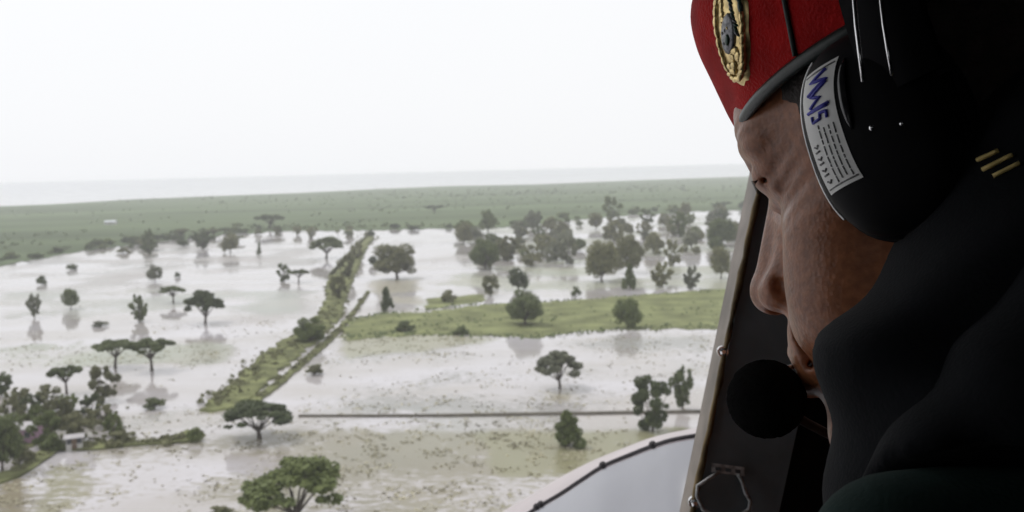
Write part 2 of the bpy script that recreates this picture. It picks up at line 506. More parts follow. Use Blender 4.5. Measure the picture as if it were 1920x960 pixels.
# low scrub on the verges and around the garden: uncountable
def leafy(n, cen, h0, h1, q, seed):
    rs = np.random.RandomState(seed)
    n = len(cen)
    hh = rs.uniform(h0, h1, n); ww = hh * rs.uniform(1.0, 2.2, n)
    d = rs.normal(size=(n, q, 3)); d /= np.linalg.norm(d, axis=2)[:, :, None]; d[:, :, 2] = np.abs(d[:, :, 2])
    p = np.stack([cen[:, 0:1] + d[:, :, 0] * ww[:, None] * .5, cen[:, 1:2] + d[:, :, 1] * ww[:, None] * .5, cen[:, 2:3] + d[:, :, 2] * hh[:, None]], -1).reshape(-1, 3)
    nr = d.reshape(-1, 3) + rs.normal(size=(n * q, 3)) * .5; nr /= np.linalg.norm(nr, axis=1)[:, None]
    a = np.cross(nr, rs.normal(size=(n * q, 3))); a /= np.linalg.norm(a, axis=1)[:, None]; b = np.cross(nr, a)
    s = (np.repeat(ww, q) * .22)[:, None] * rs.uniform(.6, 1.3, n * q)[:, None]
    return np.stack([p - a * s - b * s, p + a * s - b * s, p + a * s + b * s, p - a * s + b * s], 1).reshape(-1, 3)
cen = []
rg = random.Random(31)
LINES = [([(395, 760), (440, 728), (500, 680), (560, 640), (600, 612), (630, 570), (640, 520), (660, 480), (690, 445)], 430, 12, .5),
         ([(480, 750), (570, 680), (620, 636), (656, 598), (692, 546)], 130, 2.5, .45),
         ([(30, 888), (100, 842), (170, 838), (300, 831), (370, 818)], 150, 5, .35),
         ([(0, 810), (110, 800), (200, 806)], 150, 34, .1), ([(640, 632), (780, 626), (1000, 632), (1200, 615), (1400, 610)], 420, 5, .1),
         ([(640, 605), (720, 588), (900, 572), (1100, 562), (1400, 543)], 240, 2.5, .12), ([(700, 610), (900, 600), (1380, 578)], 220, 24, .14)]
cen_grass = []
for li, (ln, cnt, wd, zt) in enumerate(LINES):
    for _ in range(cnt):
        x, y = (lambda t: (lambda i, q: (ln[i][0] + (ln[i + 1][0] - ln[i][0]) * q, ln[i][1] + (ln[i + 1][1] - ln[i][1]) * q))(min(int(t), len(ln) - 2), t - min(int(t), len(ln) - 2)))(rg.random() * (len(ln) - 1))
        g_ = G(x + rg.gauss(0, wd), y + rg.gauss(0, wd * .5)); (cen if li < 4 else cen_grass).append((g_.x, g_.y, zt * .6))
v = leafy(0, np.array(cen), .2, .8, 16, 4)
o = link_mesh('verge_scrub', np_mesh('verge_scrub', v, np.arange(len(v)).reshape(-1, 4)), M['leaf_olive'])
tag(o, 'low olive scrub and weeds along the road verges, dike and garden', 'scrub', kind='stuff')

v = leafy(0, np.array(cen_grass), .12, .5, 12, 6)
o = link_mesh('pasture_weeds', np_mesh('pasture_weeds', v, np.arange(len(v)).reshape(-1, 4)), M['leaf_plain'])
tag(o, 'tussocks and weeds scattered over the green pasture and its edges', 'weeds', kind='stuff')

# ------------------------------------------------------------------ trees
def leaf_cloud(centres, radii, n, size, rs, flat=0.6):
    centres = np.array(centres); radii = np.array(radii)
    wt = radii ** 2; wt = wt / wt.sum()
    k = rs.choice(len(centres), n, p=wt)
    d = rs.normal(size=(n, 3)); d /= np.linalg.norm(d, axis=1)[:, None]
    rad = radii[k] * rs.uniform(0.25, 1.0, n) ** 0.5
    p = centres[k] + d * rad[:, None] * np.array([1, 1, flat])
    nrm = d * 0.6 + rs.normal(size=(n, 3)) * 0.55 + np.array([0, 0, 0.45])
    nrm /= np.linalg.norm(nrm, axis=1)[:, None]
    a = np.cross(nrm, rs.normal(size=(n, 3))); a /= np.linalg.norm(a, axis=1)[:, None]
    b = np.cross(nrm, a)
    s = size * rs.uniform(0.6, 1.4, n)[:, None]
    v = np.stack([p - a * s - b * s * .55, p + a * s * .9 - b * s * .5, p + a * s + b * s * .6, p - a * s * .8 + b * s * .5], 1).reshape(-1, 3)
    return np_mesh('crown', v, np.arange(len(v)).reshape(-1, 4))

def make_proto(kind, seed, n, size):
    rs = np.random.RandomState(seed)
    cs, rd, limbs = [], [], MB()
    fork = 0.3
    if kind == 'umbrella':
        m = 30
        for i in range(m):
            rr = 0.43 * math.sqrt((i + 0.6) / m); an = i * 2.4 + rs.uniform(-.35, .35)
            z = 0.87 - 2.1 * rr ** 2 + rs.uniform(-.09, .05)
            cs.append((rr * math.cos(an), rr * math.sin(an), z)); rd.append(rs.uniform(.06, .16))
        flat, fork = 0.7, 0.2
    elif kind == 'flat':
        m = 20
        for i in range(m):
            rr = 0.44 * math.sqrt((i + 0.6) / m); an = i * 2.4 + rs.uniform(-.4, .4)
            cs.append((rr * math.cos(an), rr * math.sin(an) * .9, 0.82 - 0.25 * rr + rs.uniform(-.07, .07))); rd.append(rs.uniform(.08, .14))
        flat, fork = 0.75, 0.35
    elif kind == 'round':
        m = 40
        for i in range(m):
            th = math.acos(1 - 1.75 * (i + .5) / m); an = i * 2.4 + rs.uniform(-.3, .3)
            q = 0.34 * rs.uniform(0.6, 1.25)
            cs.append((q * math.sin(th) * math.cos(an), q * math.sin(th) * math.sin(an), 0.47 + q * 1.1 * math.cos(th))); rd.append(rs.uniform(.07, .20))
        flat, fork = 0.85, 0.15
    elif kind == 'ragged':
        m = 24
        for i in range(m):
            z = 0.14 + 0.78 * (i / m) + rs.uniform(-.05, .05); an = i * 2.4 + rs.uniform(-.6, .6)
            q = rs.uniform(.1, .4) * (1.15 - abs(z - .55))
            cs.append((q * math.cos(an), q * math.sin(an), z)); rd.append(rs.uniform(.06, .17))
        flat, fork = 0.75, 0.12
    elif kind == 'cone':
        m = 24
        for i in range(m):
            z = 0.12 + 0.8 * (i / m); an = i * 2.4
            q = 0.42 * (1.02 - z) * rs.uniform(.4, 1.1)
            cs.append((q * math.cos(an), q * math.sin(an), z)); rd.append(rs.uniform(.08, .17) * (1.2 - z * .6))
        flat, fork = 0.9, 0.1
    else:                          # bush
        m = 16
        for i in range(m):
            an = i * 2.4; q = 0.36 * math.sqrt((i + .5) / m)
            cs.append((q * math.cos(an), q * math.sin(an), rs.uniform(.2, .78) * (1.1 - q))); rd.append(rs.uniform(.12, .2))
        flat, fork = 0.9, 0.08
    lean = rs.uniform(-.03, .03, 2)
    tr = 0.028 if kind != 'bush' else 0.02
    f0 = Vector((lean[0], lean[1], fork))
    limbs.tube([(0, 0, -0.06), (lean[0] * .3, lean[1] * .3, fork * .5), f0], [tr * 1.5, tr * 1.05, tr * .9], 7)
    order = rs.permutation(len(cs))[:min(12, len(cs))]
    for i in order:
        c = Vector(cs[i])
        mid = f0.lerp(c, 0.5) + Vector((rs.uniform(-.03, .03), rs.uniform(-.03, .03), -0.03 + (0.05 if kind in ('umbrella', 'flat') else 0)))
        limbs.tube([f0 - Vector((0, 0, .02)), mid, c], [tr * .6, tr * .35, tr * .12], 5, False)
    crown = leaf_cloud(cs, rd, n, size, rs, flat)
    tm = bpy.data.meshes.new('trunk')
    tm.from_pydata([tuple(v) for v in limbs.v], [], limbs.f); tm.update()
    tm.materials.append(M['bark'])
    return tm, crown

PROTO = {}
def proto(kind, lod, var, leaf):
    key = (kind, lod, var, leaf)
    if key not in PROTO:
        n, s = {'near': (6500, 0.021), 'mid': (1800, 0.036), 'far': (420, 0.07)}[lod]
        tm, cr = make_proto(kind, hash((kind, var)) % 1 + sum(map(ord, kind)) + var * 17, n, s)
        cr.materials.append(M[leaf])
        PROTO[key] = (tm, cr)
    return PROTO[key]

def tree(px, py, wpx_, hpx, kind, leaf, label, cat='tree', group=None, name=None, var=0, ground=0.0):
    base = G(px, py, ground)
    k = depth(base) / FPX
    wm, hm = wpx_ * k, hpx * k
    lod = 'near' if wpx_ > 55 else ('mid' if wpx_ > 24 else 'far')
    tm, cr = proto(kind, lod, var, leaf)
    o = empty(name or ('tree' if kind != 'bush' else 'bush'), base)
    o.scale = (wm, wm, hm)
    o.rotation_euler = (0, 0, rng.uniform(0, 6.28))
    link_mesh('trunk', tm, None, o)
    link_mesh('crown', cr, None, o)
    return tag(o, label, cat, group)

rng = random.Random(11)
TREES = [
    # px, py(base), width, height, kind, leaf, var, label
    (558, 992, 200, 144, 'umbrella', 'leaf_mid', 0, 'largest and nearest spreading tree, bright green, at the bottom edge'),
    (487, 822, 140, 76, 'umbrella', 'leaf_dark', 1, 'dark umbrella tree standing in water at the road junction'),
    (1064, 838, 78, 76, 'cone', 'leaf_mid', 0, 'ragged cone-shaped green tree in the drowned grass above the grey shell'),
    (1224, 808, 86, 106, 'ragged', 'leaf_dark', 0, 'tall dark leafy tree beside the canal close to the door post'),
    (1280, 768, 46, 88, 'ragged', 'leaf_dark', 1, 'slim dark tree between the tall canal tree and the door post'),
    (1050, 728, 90, 76, 'umbrella', 'leaf_pale', 2, 'thin pale grey umbrella tree alone in the white flooded field'),
    (216, 690, 86, 58, 'flat', 'leaf_dark', 0, 'left one of two joined flat-topped trees in the left flood'),
    (285, 696, 92, 66, 'flat', 'leaf_dark', 1, 'right one of two joined flat-topped trees in the left flood'),
    (125, 738, 70, 60, 'flat', 'leaf_dark', 2, 'flat-topped dark tree on thin stems above the flooded garden'),
    (195, 752, 58, 72, 'ragged', 'leaf_olive', 0, 'olive brown tree at the upper right corner of the flooded garden'),
    (385, 607, 78, 66, 'umbrella', 'leaf_dark', 0, 'arching umbrella tree with brown reflection left of the road'),
    (325, 568, 54, 34, 'flat', 'leaf_dark', 1, 'low flat tree just left of the arching umbrella tree'),
    (260, 603, 36, 54, 'ragged', 'leaf_dark', 2, 'small upright tree in water between two flooded fields'),
    (133, 579, 34, 42, 'round', 'leaf_dark', 0, 'small dark round tree far left in the pale flood'),
    (65, 596, 26, 50, 'ragged', 'leaf_pale', 1, 'thin pale tree near the left edge in the pale flood'),
    (985, 609, 78, 66, 'round', 'leaf_dark', 1, 'dense dark green tree standing mid pasture in a puddle'),
    (1177, 615, 60, 60, 'round', 'leaf_mid', 2, 'dense green tree on the lower edge of the pasture'),
    (583, 642, 68, 58, 'bush', 'leaf_mid', 0, 'broad green bush growing on the road verge'),
    (725, 582, 32, 48, 'cone', 'leaf_dark', 1, 'small dark pointed tree at the left tip of the pasture'),
    (534, 528, 26, 36, 'ragged', 'leaf_dark', 0, 'slim left one of a dark pair left of the far road'),
    (560, 530, 44, 28, 'flat', 'leaf_dark', 2, 'low right one of a dark pair left of the far road'),
    (612, 484, 70, 44, 'umbrella', 'leaf_dark', 1, 'flat dark tree where the road meets the far flood'),
    (745, 522, 92, 70, 'round', 'leaf_olive', 0, 'large olive tree with wide reflection right of the far road'),
    (910, 504, 64, 56, 'round', 'leaf_mid', 1, 'broad green tree at the left end of the far grove'),
    (971, 545, 42, 46, 'round', 'leaf_dark', 2, 'dark round tree behind the tree of the pasture puddle'),
    (919, 555, 34, 44, 'ragged', 'leaf_olive', 1, 'thin olive tree behind the pasture left of its puddle tree'),
    (841, 566, 34, 28, 'bush', 'leaf_olive', 1, 'rounded olive bush on the shoal behind the pasture'),
    (1128, 528, 70, 84, 'round', 'leaf_olive', 2, 'left and largest one of the olive trees in the far grove'),
    (1178, 512, 72, 74, 'round', 'leaf_olive', 1, 'broad olive tree right beside the largest grove tree'),
    (1181, 542, 36, 50, 'cone', 'leaf_mid', 2, 'small green tree in front of the two broad olive trees'),
    (1242, 538, 46, 50, 'ragged', 'leaf_olive', 2, 'loose olive tree behind the right half of the pasture'),
    (1263, 498, 34, 52, 'ragged', 'leaf_olive', 0, 'upright olive tree rising behind the loose olive tree'),
    (1298, 542, 36, 46, 'ragged', 'leaf_pale', 2, 'pale open tree behind the pasture near the door post'),
    (1352, 522, 44, 66, 'round', 'leaf_olive', 0, 'olive tree half hidden by the door post'),
    (1352, 462, 62, 58, 'round', 'leaf_mid', 2, 'hazy green tree high behind the door post'),
    (1080, 556, 22, 24, 'bush', 'leaf_dark', 0, 'tiny dark bush in the white gap left of the olive grove'),
    (1062, 494, 44, 52, 'ragged', 'leaf_pale', 0, 'pale grove tree left of the narrow white gap'),
    (1018, 474, 44, 40, 'ragged', 'leaf_olive', 1, 'hazy olive tree in the middle of the far grove'),
    (952, 488, 50, 48, 'ragged', 'leaf_olive', 2, 'hazy olive tree touching the broad green grove tree'),
    (700, 498, 20, 22, 'bush', 'leaf_dark', 2, 'small dark bush on the far road'),
    (652, 520, 36, 46, 'ragged', 'leaf_olive', 0, 'olive tree on the verge where the road narrows'),
    (634, 562, 34, 52, 'ragged', 'leaf_olive', 1, 'olive tree on the verge behind the broad bush'),
    (670, 486, 28, 34, 'ragged', 'leaf_olive', 2, 'farthest olive tree on the road verge'),
    (760, 621, 42, 24, 'bush', 'leaf_dark', 1, 'wider one of two dark bushes on the left of the pasture'),
    (865, 628, 34, 20, 'bush', 'leaf_dark', 0, 'narrower one of two dark bushes on the left of the pasture'),
    (290, 766, 46, 24, 'bush', 'leaf_dark', 2, 'low bush alone in smooth water left of the junction'),
    (365, 828, 34, 34, 'bush', 'leaf_mid', 1, 'bright bush at the end of the garden path'),
    (412, 968, 54, 24, 'bush', 'leaf_olive', 0, 'brownish shrub at the bottom edge left of the nearest tree'),
    (590, 702, 40, 22, 'bush', 'leaf_olive', 2, 'yellowish shrub in the water below the road verge'),
    # garden at lower left
    (2, 742, 48, 48, 'ragged', 'leaf_dark', 1, 'dark tree cut by the left edge above the garden'),
    (4, 884, 84, 120, 'round', 'leaf_dark', 0, 'tallest dark tree of the garden at the left edge'),
    (70, 806, 50, 50, 'ragged', 'leaf_mid', 2, 'green tree right of the pink walled house'),
    (112, 800, 58, 60, 'ragged', 'leaf_olive', 2, 'olive tree in the middle of the garden'),
    (92, 768, 50, 48, 'ragged', 'leaf_olive', 0, 'open olive tree on the upper rim of the garden'),
    (38, 766, 46, 44, 'ragged', 'leaf_olive', 1, 'open olive tree above the pink walled house'),
    (150, 828, 66, 66, 'ragged', 'leaf_olive', 1, 'olive tree behind the small white shed'),
    (196, 800, 56, 46, 'ragged', 'leaf_olive', 2, 'olive tree on the right side of the garden'),
    (226, 832, 46, 30, 'bush', 'leaf_olive', 2, 'bush at the lower right corner of the garden'),
    (100, 846, 50, 40, 'bush', 'leaf_mid', 0, 'green bush at the garden path below the house'),
    (48, 868, 46, 40, 'bush', 'leaf_olive', 1, 'olive bush between the tallest garden tree and the path'),
    (24, 806, 52, 74, 'ragged', 'leaf_olive', 2, 'olive tree standing left of the pink walled house'),
    (88, 836, 62, 66, 'ragged', 'leaf_mid', 0, 'green tree over the path between house and shed'),
    (62, 776, 46, 40, 'ragged', 'leaf_dark', 2, 'dark tree close behind the pink walled house'),
    (128, 770, 40, 34, 'ragged', 'leaf_mid', 1, 'small green tree on the upper rim of the garden'),
    (168, 782, 44, 46, 'ragged', 'leaf_dark', 0, 'dark tree up behind the small garden shed'),
    (212, 816, 40, 44, 'ragged', 'leaf_mid', 2, 'green tree standing in water right of the garden shed'),
    (12, 838, 50, 56, 'bush', 'leaf_dark', 2, 'dark bush at the foot of the tallest garden tree'),
    # small ones in the far left flood
    (135, 506, 24, 14, 'bush', 'leaf_dark', 0, 'small dark bush near the upper left shore of the flood'),
    (78, 534, 20, 22, 'bush', 'leaf_dark', 1, 'small dark bush below the upper left shore'),
    (291, 528, 30, 32, 'round', 'leaf_pale', 1, 'pale small tree in the middle of the far left flood'),
    (333, 520, 14, 12, 'bush', 'leaf_dark', 2, 'tiny dark bush right of the pale small tree'),
    (188, 612, 36, 12, 'bush', 'leaf_pale', 2, 'low grey scrub lying in the left white water'),
    (278, 478, 18, 50, 'ragged', 'leaf_dark', 0, 'slim dark tree on the left shore of the far flood'),
    (487, 478, 12, 26, 'cone', 'leaf_dark', 2, 'small pointed tree left of the far road'),
    (380, 468, 36, 36, 'ragged', 'leaf_dark', 1, 'dark tree among gaps on the far left shore'),
    (432, 474, 38, 38, 'round', 'leaf_olive', 2, 'olive tree among gaps on the far left shore'),
    (505, 430, 62, 30, 'flat', 'leaf_dark', 0, 'wide dark tree on the plain above the far left shore'),
    (815, 400, 40, 16, 'flat', 'leaf_dark', 1, 'dark tree standing alone far out on the plain'),
]
for (px, py, wd, hp, kind, leaf, var, label) in TREES:
    tree(px, py, wd, hp, kind, leaf, label, 'bush' if kind == 'bush' else 'tree', None, None, var)

# many alike trees along the far edge of the flood
kinds = ['ragged', 'round', 'bush', 'flat']
leaves = ['leaf_olive', 'leaf_dark', 'leaf_pale', 'leaf_mid']
for i in range(88):
    px = rng.uniform(865, 1390); py = at_x(FLOOD_EDGE, px) + rng.uniform(4, 80)
    s = rng.uniform(12, 34)
    tree(px, py, s * rng.uniform(.9, 1.4), s * rng.uniform(.8, 1.5), rng.choice(kinds[:3]), rng.choice(['leaf_olive', 'leaf_pale', 'leaf_olive', 'leaf_mid']), 'small hazy tree in the scattered grove at the far right of the flood', 'tree', 'small trees of the far grove', 'tree', rng.randrange(3))
for i in range(34):
    px = rng.uniform(230, 700); py = at_x(FLOOD_EDGE, px) + rng.uniform(-3, 16)
    s = rng.uniform(9, 20)
    tree(px, py, s * rng.uniform(.9, 1.8), s * rng.uniform(.7, 1.3), rng.choice(kinds), rng.choice(leaves[:2]), 'small dark tree along the far left shore of the flood', 'tree', 'small trees of the far left shore', 'tree', rng.randrange(3))
for i in range(46):
    px = rng.uniform(-20, 520); py = at_x(FLOOD_EDGE, px) + rng.uniform(-9, 1)
    s = rng.uniform(8, 16)
    tree(px, py, s * rng.uniform(1.2, 2.4), s * rng.uniform(.7, 1.2), rng.choice(['bush', 'round', 'flat']), rng.choice(leaves[1::2]), 'low tree in the hedge line between plain and flood at far left', 'tree', 'hedge trees between plain and flood', 'tree', rng.randrange(3))
for i in range(24):
    px = rng.uniform(700, 1400); py = at_x(FLOOD_EDGE, px) + rng.uniform(-6, 1)
    s = rng.uniform(8, 15)
    tree(px, py, s * rng.uniform(1.2, 2.4), s * rng.uniform(.7, 1.2), rng.choice(['bush', 'round', 'flat']), rng.choice(leaves[1::2]), 'low tree in the hedge line above the far grove', 'tree', 'hedge trees above the far grove', 'tree', rng.randrange(3))

# woods and scrub of the plain: one uncountable mass
rs = np.random.RandomState(8)
allv = []
n = 3200
tx = rs.uniform(-150, 1600, n); tt = rs.rand(n) ** 1.1
cen = []
for x, t in zip(tx, tt):
    e = G(x, at_x(FLOOD_EDGE, x) - 3); c = G(x, at_x(CO, x) + 0.4)
    p = e.lerp(c, t ** 2.0 * 0.99 + 0.005)
    cen.append((p.x, p.y))
cen = np.array(cen)
dens = fbm(cen[:, 0] / 160, cen[:, 1] / 260, 55)
keep = rs.rand(n) < np.clip((dens - 0.42) * 5, 0.05, 1)
cen = cen[keep]; n = len(cen)
q = 22
dist = np.linalg.norm(cen, axis=1)
hh = rs.uniform(0.5, 2.0, n) * (1 + (dist > 1800) * 0.8); ww = hh * rs.uniform(.8, 2.2, n)
d = rs.normal(size=(n, q, 3)); d /= np.linalg.norm(d, axis=2)[:, :, None]; d[:, :, 2] = np.abs(d[:, :, 2])
p = np.stack([cen[:, 0:1] + d[:, :, 0] * ww[:, None] * .5, cen[:, 1:2] + d[:, :, 1] * ww[:, None] * .5, 0.2 + d[:, :, 2] * hh[:, None]], -1).reshape(-1, 3)
nr = d.reshape(-1, 3) + rs.normal(size=(n * q, 3)) * .5; nr /= np.linalg.norm(nr, axis=1)[:, None]
a = np.cross(nr, rs.normal(size=(n * q, 3))); a /= np.linalg.norm(a, axis=1)[:, None]; b = np.cross(nr, a)
s = (np.repeat(ww, q) * .24)[:, None]
v = np.stack([p - a * s - b * s, p + a * s - b * s, p + a * s + b * s, p - a * s + b * s], 1).reshape(-1, 3)
o = link_mesh('scrubland', np_mesh('scrubland', v, np.arange(len(v)).reshape(-1, 4)), M['leaf_plain'])
tag(o, 'hazy green scrub and woodland covering the plain up to the coast', 'woodland', kind='stuff')

# ------------------------------------------------------------------ houses
M['pink'] = mat('pink_plaster', (0.42, 0.27, 0.36), 0.85, 0.3, noise=(1.5, 0.8, 1.1))
M['wall_white'] = mat('white_plaster', (0.46, 0.45, 0.43), 0.85, 0.3, noise=(1.2, 0.8, 1.1))
M['roof_white'] = mat('pale_sheet_roof', (0.60, 0.63, 0.68), 0.4, 0.5, noise=(0.8, 0.85, 1.05))
M['roof_brown'] = mat('brown_sheet_roof', (0.30, 0.20, 0.13), 0.7, 0.4, noise=(0.8, 0.8, 1.2))
M['roof_grey'] = mat('grey_sheet_roof', (0.42, 0.40, 0.41), 0.55, 0.4, noise=(0.8, 0.8, 1.1))
M['dark_glass'] = mat('dark_window', (0.03, 0.035, 0.04), 0.2)
M['door_wood'] = mat('door_wood', (0.12, 0.08, 0.05), 0.7)
def house(px, py, rot, w_, l_, h_, rh, wall, roof, label, name='house', z=0.2):
    b = G(px, py, z)
    o = empty(name, b); o.rotation_euler = (0, 0, rot)
    x, y = w_ / 2, l_ / 2
    m = MB(); m.add([(-x, -y, -.4), (x, -y, -.4), (x, y, -.4), (-x, y, -.4), (-x, -y, h_), (x, -y, h_), (x, y, h_), (-x, y, h_), (-x, 0, h_ + rh), (x, 0, h_ + rh)],
                    [(0, 1, 5, 4), (2, 3, 7, 6), (1, 2, 6, 9, 5), (3, 0, 4, 8, 7)])
    m.build('wall', M[wall], o)
    e = .35; t = .09
    rf = MB()
    for sy in (-1, 1):
        lo = Vector((0, sy * (y + e), h_ - rh * e / y + .03)); hi = Vector((0, 0, h_ + rh + .03)); up = Vector((0, 0, t))
        X0, X1 = Vector((-x - e, 0, 0)), Vector((x + e, 0, 0))
        rf.box8([lo + X0, lo + X1, hi + X1, hi + X0, lo + X0 + up, lo + X1 + up, hi + X1 + up, hi + X0 + up])
    r_ = rf.build('roof', M[roof], o)
    m = MB(); m.tube([(-x - e, 0, h_ + rh + .1), (x + e, 0, h_ + rh + .1)], .08, 6); m.build('ridge_cap', M[roof], r_)
    for k in (-.28, .28):
        m = MB(); m.box((k * w_ - .45, -y - .04, 1.0), (k * w_ + .45, -y + .05, 2.0)); wn = m.build('window', M['dark_glass'], o)
        m = MB(); m.box((k * w_ - .55, -y - .09, .9), (k * w_ + .55, -y - .042, .98)); m.build('sill', M['wall_white'], wn)
    m = MB(); m.box((-.42, -y - .05, 0), (.42, -y + .05, 2.0)); m.build('door', M['door_wood'], o)
    return tag(o, label, 'house' if name == 'house' else 'shed')
house(42, 826, 0.15, 5.5, 4.5, 2.5, 0.7, 'pink', 'roof_grey', 'pink walled house with grey roof among the garden trees')
house(140, 840, 0.4, 2.6, 2.2, 2.0, 0.3, 'wall_white', 'roof_grey', 'small white shed at the garden path, between two olive trees', 'shed')
house(208, 421, 0.1, 11, 7, 3.0, 1.2, 'wall_white', 'roof_white', 'white building alone far off on the green plain', 'house')

# ------------------------------------------------------------------ helicopter (the viewer sits in its cabin)
M['cabin'] = mat('cabin_black', (0.012, 0.012, 0.013), 0.85, 0.2, bump=(60, 0.2, 0.002))
M['post'] = mat('post_black', (0.15, 0.185, 0.205), 0.5, 0.45, noise=(18, 0.75, 1.25), bump=(220, 0.15, 0.0006))
M['jamb'] = mat('jamb_metal', (0.22, 0.19, 0.165), 0.5, 0.4, noise=(30, 0.6, 1.2))
M['seal'] = mat('worn_seal', (0.20, 0.145, 0.07), 0.7, 0.3, noise=(45, 0.35, 1.3))
M['steel'] = mat('bright_steel', (0.75, 0.75, 0.76), 0.22, 0.5, metal=1.0)
M['dull_steel'] = mat('dull_steel', (0.5, 0.5, 0.5), 0.42, 0.5, metal=1.0, noise=(120, 0.5, 1.1))
M['grey_metal'] = mat('grey_metal', (0.55, 0.57, 0.58), 0.35, 0.6, noise=(200, 0.35, 1.2))
M['shell_paint'] = mat('shell_paint', (0.31, 0.315, 0.35), 0.18, 0.5, noise=(6, 0.92, 1.04), coat=0.4)
M['rim_paint'] = mat('rim_paint', (0.50, 0.45, 0.46), 0.4, 0.5, noise=(8, 0.9, 1.05))
M['gasket'] = mat('gasket', (0.045, 0.04, 0.045), 0.7)
def CW(x, y, z):                  # camera frame (right, forward, up) -> world
    return CAM + _r * x + _f * y + _u * z
heli = empty('helicopter', CAM - _u * 1.0 + _f * 0.5)
HM = heli.matrix_basis.inverted() if False else Matrix.Translation(-heli.location)
def hp(m, name, material, parent=None, smooth=False):      # part given in world coordinates
    o = m.build(name, material, parent or heli, smooth)
    if parent is None or parent is heli:
        o.data.transform(HM)
    else:
        o.data.transform(HM)
    return o
def slab(poly, d0, d1):           # pixel outline seen at depth d0, extruded straight back to depth d1
    m = MB(); n = len(poly)
    a = [P(x, y, d0) for x, y in poly]; b = [p + _f * (d1 - d0) for p in a]
    m.add(a + b, [tuple(range(n)), tuple(range(2 * n - 1, n - 1, -1))] + [(i, n + i, n + (i + 1) % n, (i + 1) % n) for i in range(n)])
    return m
DP = 0.85
def Lx(y): return 1415 + (y - 400) * (1299 - 1415) / 560.0     # front edge of the jamb
def Rx(y): return 1490 + (y - 800) * (1455 - 1490) / 160.0
YT, YB = -900, 2600
post = hp(slab([(Lx(YT) + 3, YT), (Rx(YT) + 6, YT), (Rx(YB) + 6, YB), (Lx(YB) + 3, YB)], DP, DP + 0.05), 'door_post', M['post'])
# the daylight side of the jamb: a thin metal lining standing 2 mm proud of the post
m = MB()
a0, a1 = P(Lx(YT), YT, DP + .002), P(Lx(YB), YB, DP + .002)
th = _r * 0.003
m.box8([a1, a1 + th, a1 + th + _f * .052, a1 + _f * .052, a0, a0 + th, a0 + th + _f * .052, a0 + _f * .052])
hp(m, 'jamb_lining', M['jamb'], post)
m = MB()
pts = []
rg = random.Random(2)
for k in range(120):
    y = YT + (YB - YT) * k / 119
    pts.append(P(Lx(y) - 1 + rg.uniform(-1.2, 1.2), y, DP - .001 + rg.uniform(-.0006, .0006)))
m.tube(pts, [0.0024 + rg.uniform(-.0007, .0009) for _ in pts], 8)
hp(m, 'edge_seal', M['seal'], post, True)
def bolt(px, py, d, r, parent, name='bolt'):
    c = P(px, py, d)
    m = MB()
    m.tube([c + _f * .003, c - _f * .0012], [r * 1.35, r * 1.3], 16)
    m.tube([c - _f * .001, c - _f * .004, c - _f * .0052], [r, r * .95, r * .55], 6)
    return hp(m, name, M['steel'], parent)
bolt(1355, 659, DP, .0035, post)
bolt(1302, 942, DP, .0038, post)
bolt(1236, 1230, DP, .0038, post)
# hasp: a small plate with three holes and a bent wire bail
la = MB()
def hx(px, py, dz=0.0): return P(px, py, DP - .004 - dz)
m = MB()
top = [(1334, 868), (1396, 876)]; bot = [(1334, 884), (1397, 894)]
edges = []
def plate_pt(u_, v_, dz): 
    x = top[0][0] + (top[1][0] - top[0][0]) * u_; y = top[0][1] + (top[1][1] - top[0][1]) * u_
    return hx(x, y + v_ * 17, dz)
# frame of the plate leaves three square holes
for (u0, u1, v0, v1) in [(0, 1, 0, .35), (0, 1, .75, 1), (0, .12, .35, .75), (.3, .42, .35, .75), (.6, .72, .35, .75), (.88, 1, .35, .75)]:
    q = [plate_pt(u0, v1, -.002), plate_pt(u1, v1, -.002), plate_pt(u1, v0, -.002), plate_pt(u0, v0, -.002)]
    p_ = [plate_pt(u0, v1, 0), plate_pt(u1, v1, 0), plate_pt(u1, v0, 0), plate_pt(u0, v0, 0)]
    m.box8(p_ + q)
hasp = hp(m, 'hasp', M['grey_metal'], post)
m = MB()
m.tube([hx(1346, 886, .001), hx(1328, 898, .003), hx(1308, 911, .004), hx(1307, 930, .004), hx(1318, 955, .004), hx(1345, 972, .004), hx(1380, 972, .004), hx(1404, 955, .004), hx(1407, 940, .004), hx(1398, 925, .004), hx(1392, 905, .003), hx(1384, 890, .001)], .0017, 8)
hp(m, 'bail', M['grey_metal'], hasp, True)

# cabin shell: floor, roof, walls, with the open doorway ahead
def cbox(name, x0, x1, y0, y1, z0, z1, material='cabin'):
    m = MB()
    m.box8([CW(x0, y0, z0), CW(x1, y0, z0), CW(x1, y1, z0), CW(x0, y1, z0), CW(x0, y0, z1), CW(x1, y0, z1), CW(x1, y1, z1), CW(x0, y1, z1)])
    return hp(m, name, M[material])
cbox('cabin_roof', -1.05, 1.5, -1.3, 1.0, 0.62, 0.67)
cbox('cabin_floor', -1.05, 1.5, -1.3, 0.98, -1.2, -1.15)
m = MB()
def ring(y):
    o_ = [(-1.05, -1.2), (1.5, -1.2), (1.5, .67), (-1.05, .67)]; h_ = [(-.85, -.1), (-.3, -.1), (-.3, .4), (-.85, .4)]  # second outline: unseen opening added to let dim fill light in
    return [CW(x, y, z) for x, z in o_] + [CW(x, y, z) for x, z in h_]
m.add(ring(-1.302) + ring(-1.35), [q for k in range(4) for q in ((k, (k + 1) % 4, 4 + (k + 1) % 4, 4 + k), (8 + k, 12 + k, 12 + (k + 1) % 4, 8 + (k + 1) % 4), (k, 8 + k, 8 + (k + 1) % 4, (k + 1) % 4), (4 + k, 4 + (k + 1) % 4, 12 + (k + 1) % 4, 12 + k))])
hp(m, 'aft_wall', M['cabin'])
cbox('cabin_wall', 1.502, 1.55, -1.35, 1.0, -1.2, 0.67)
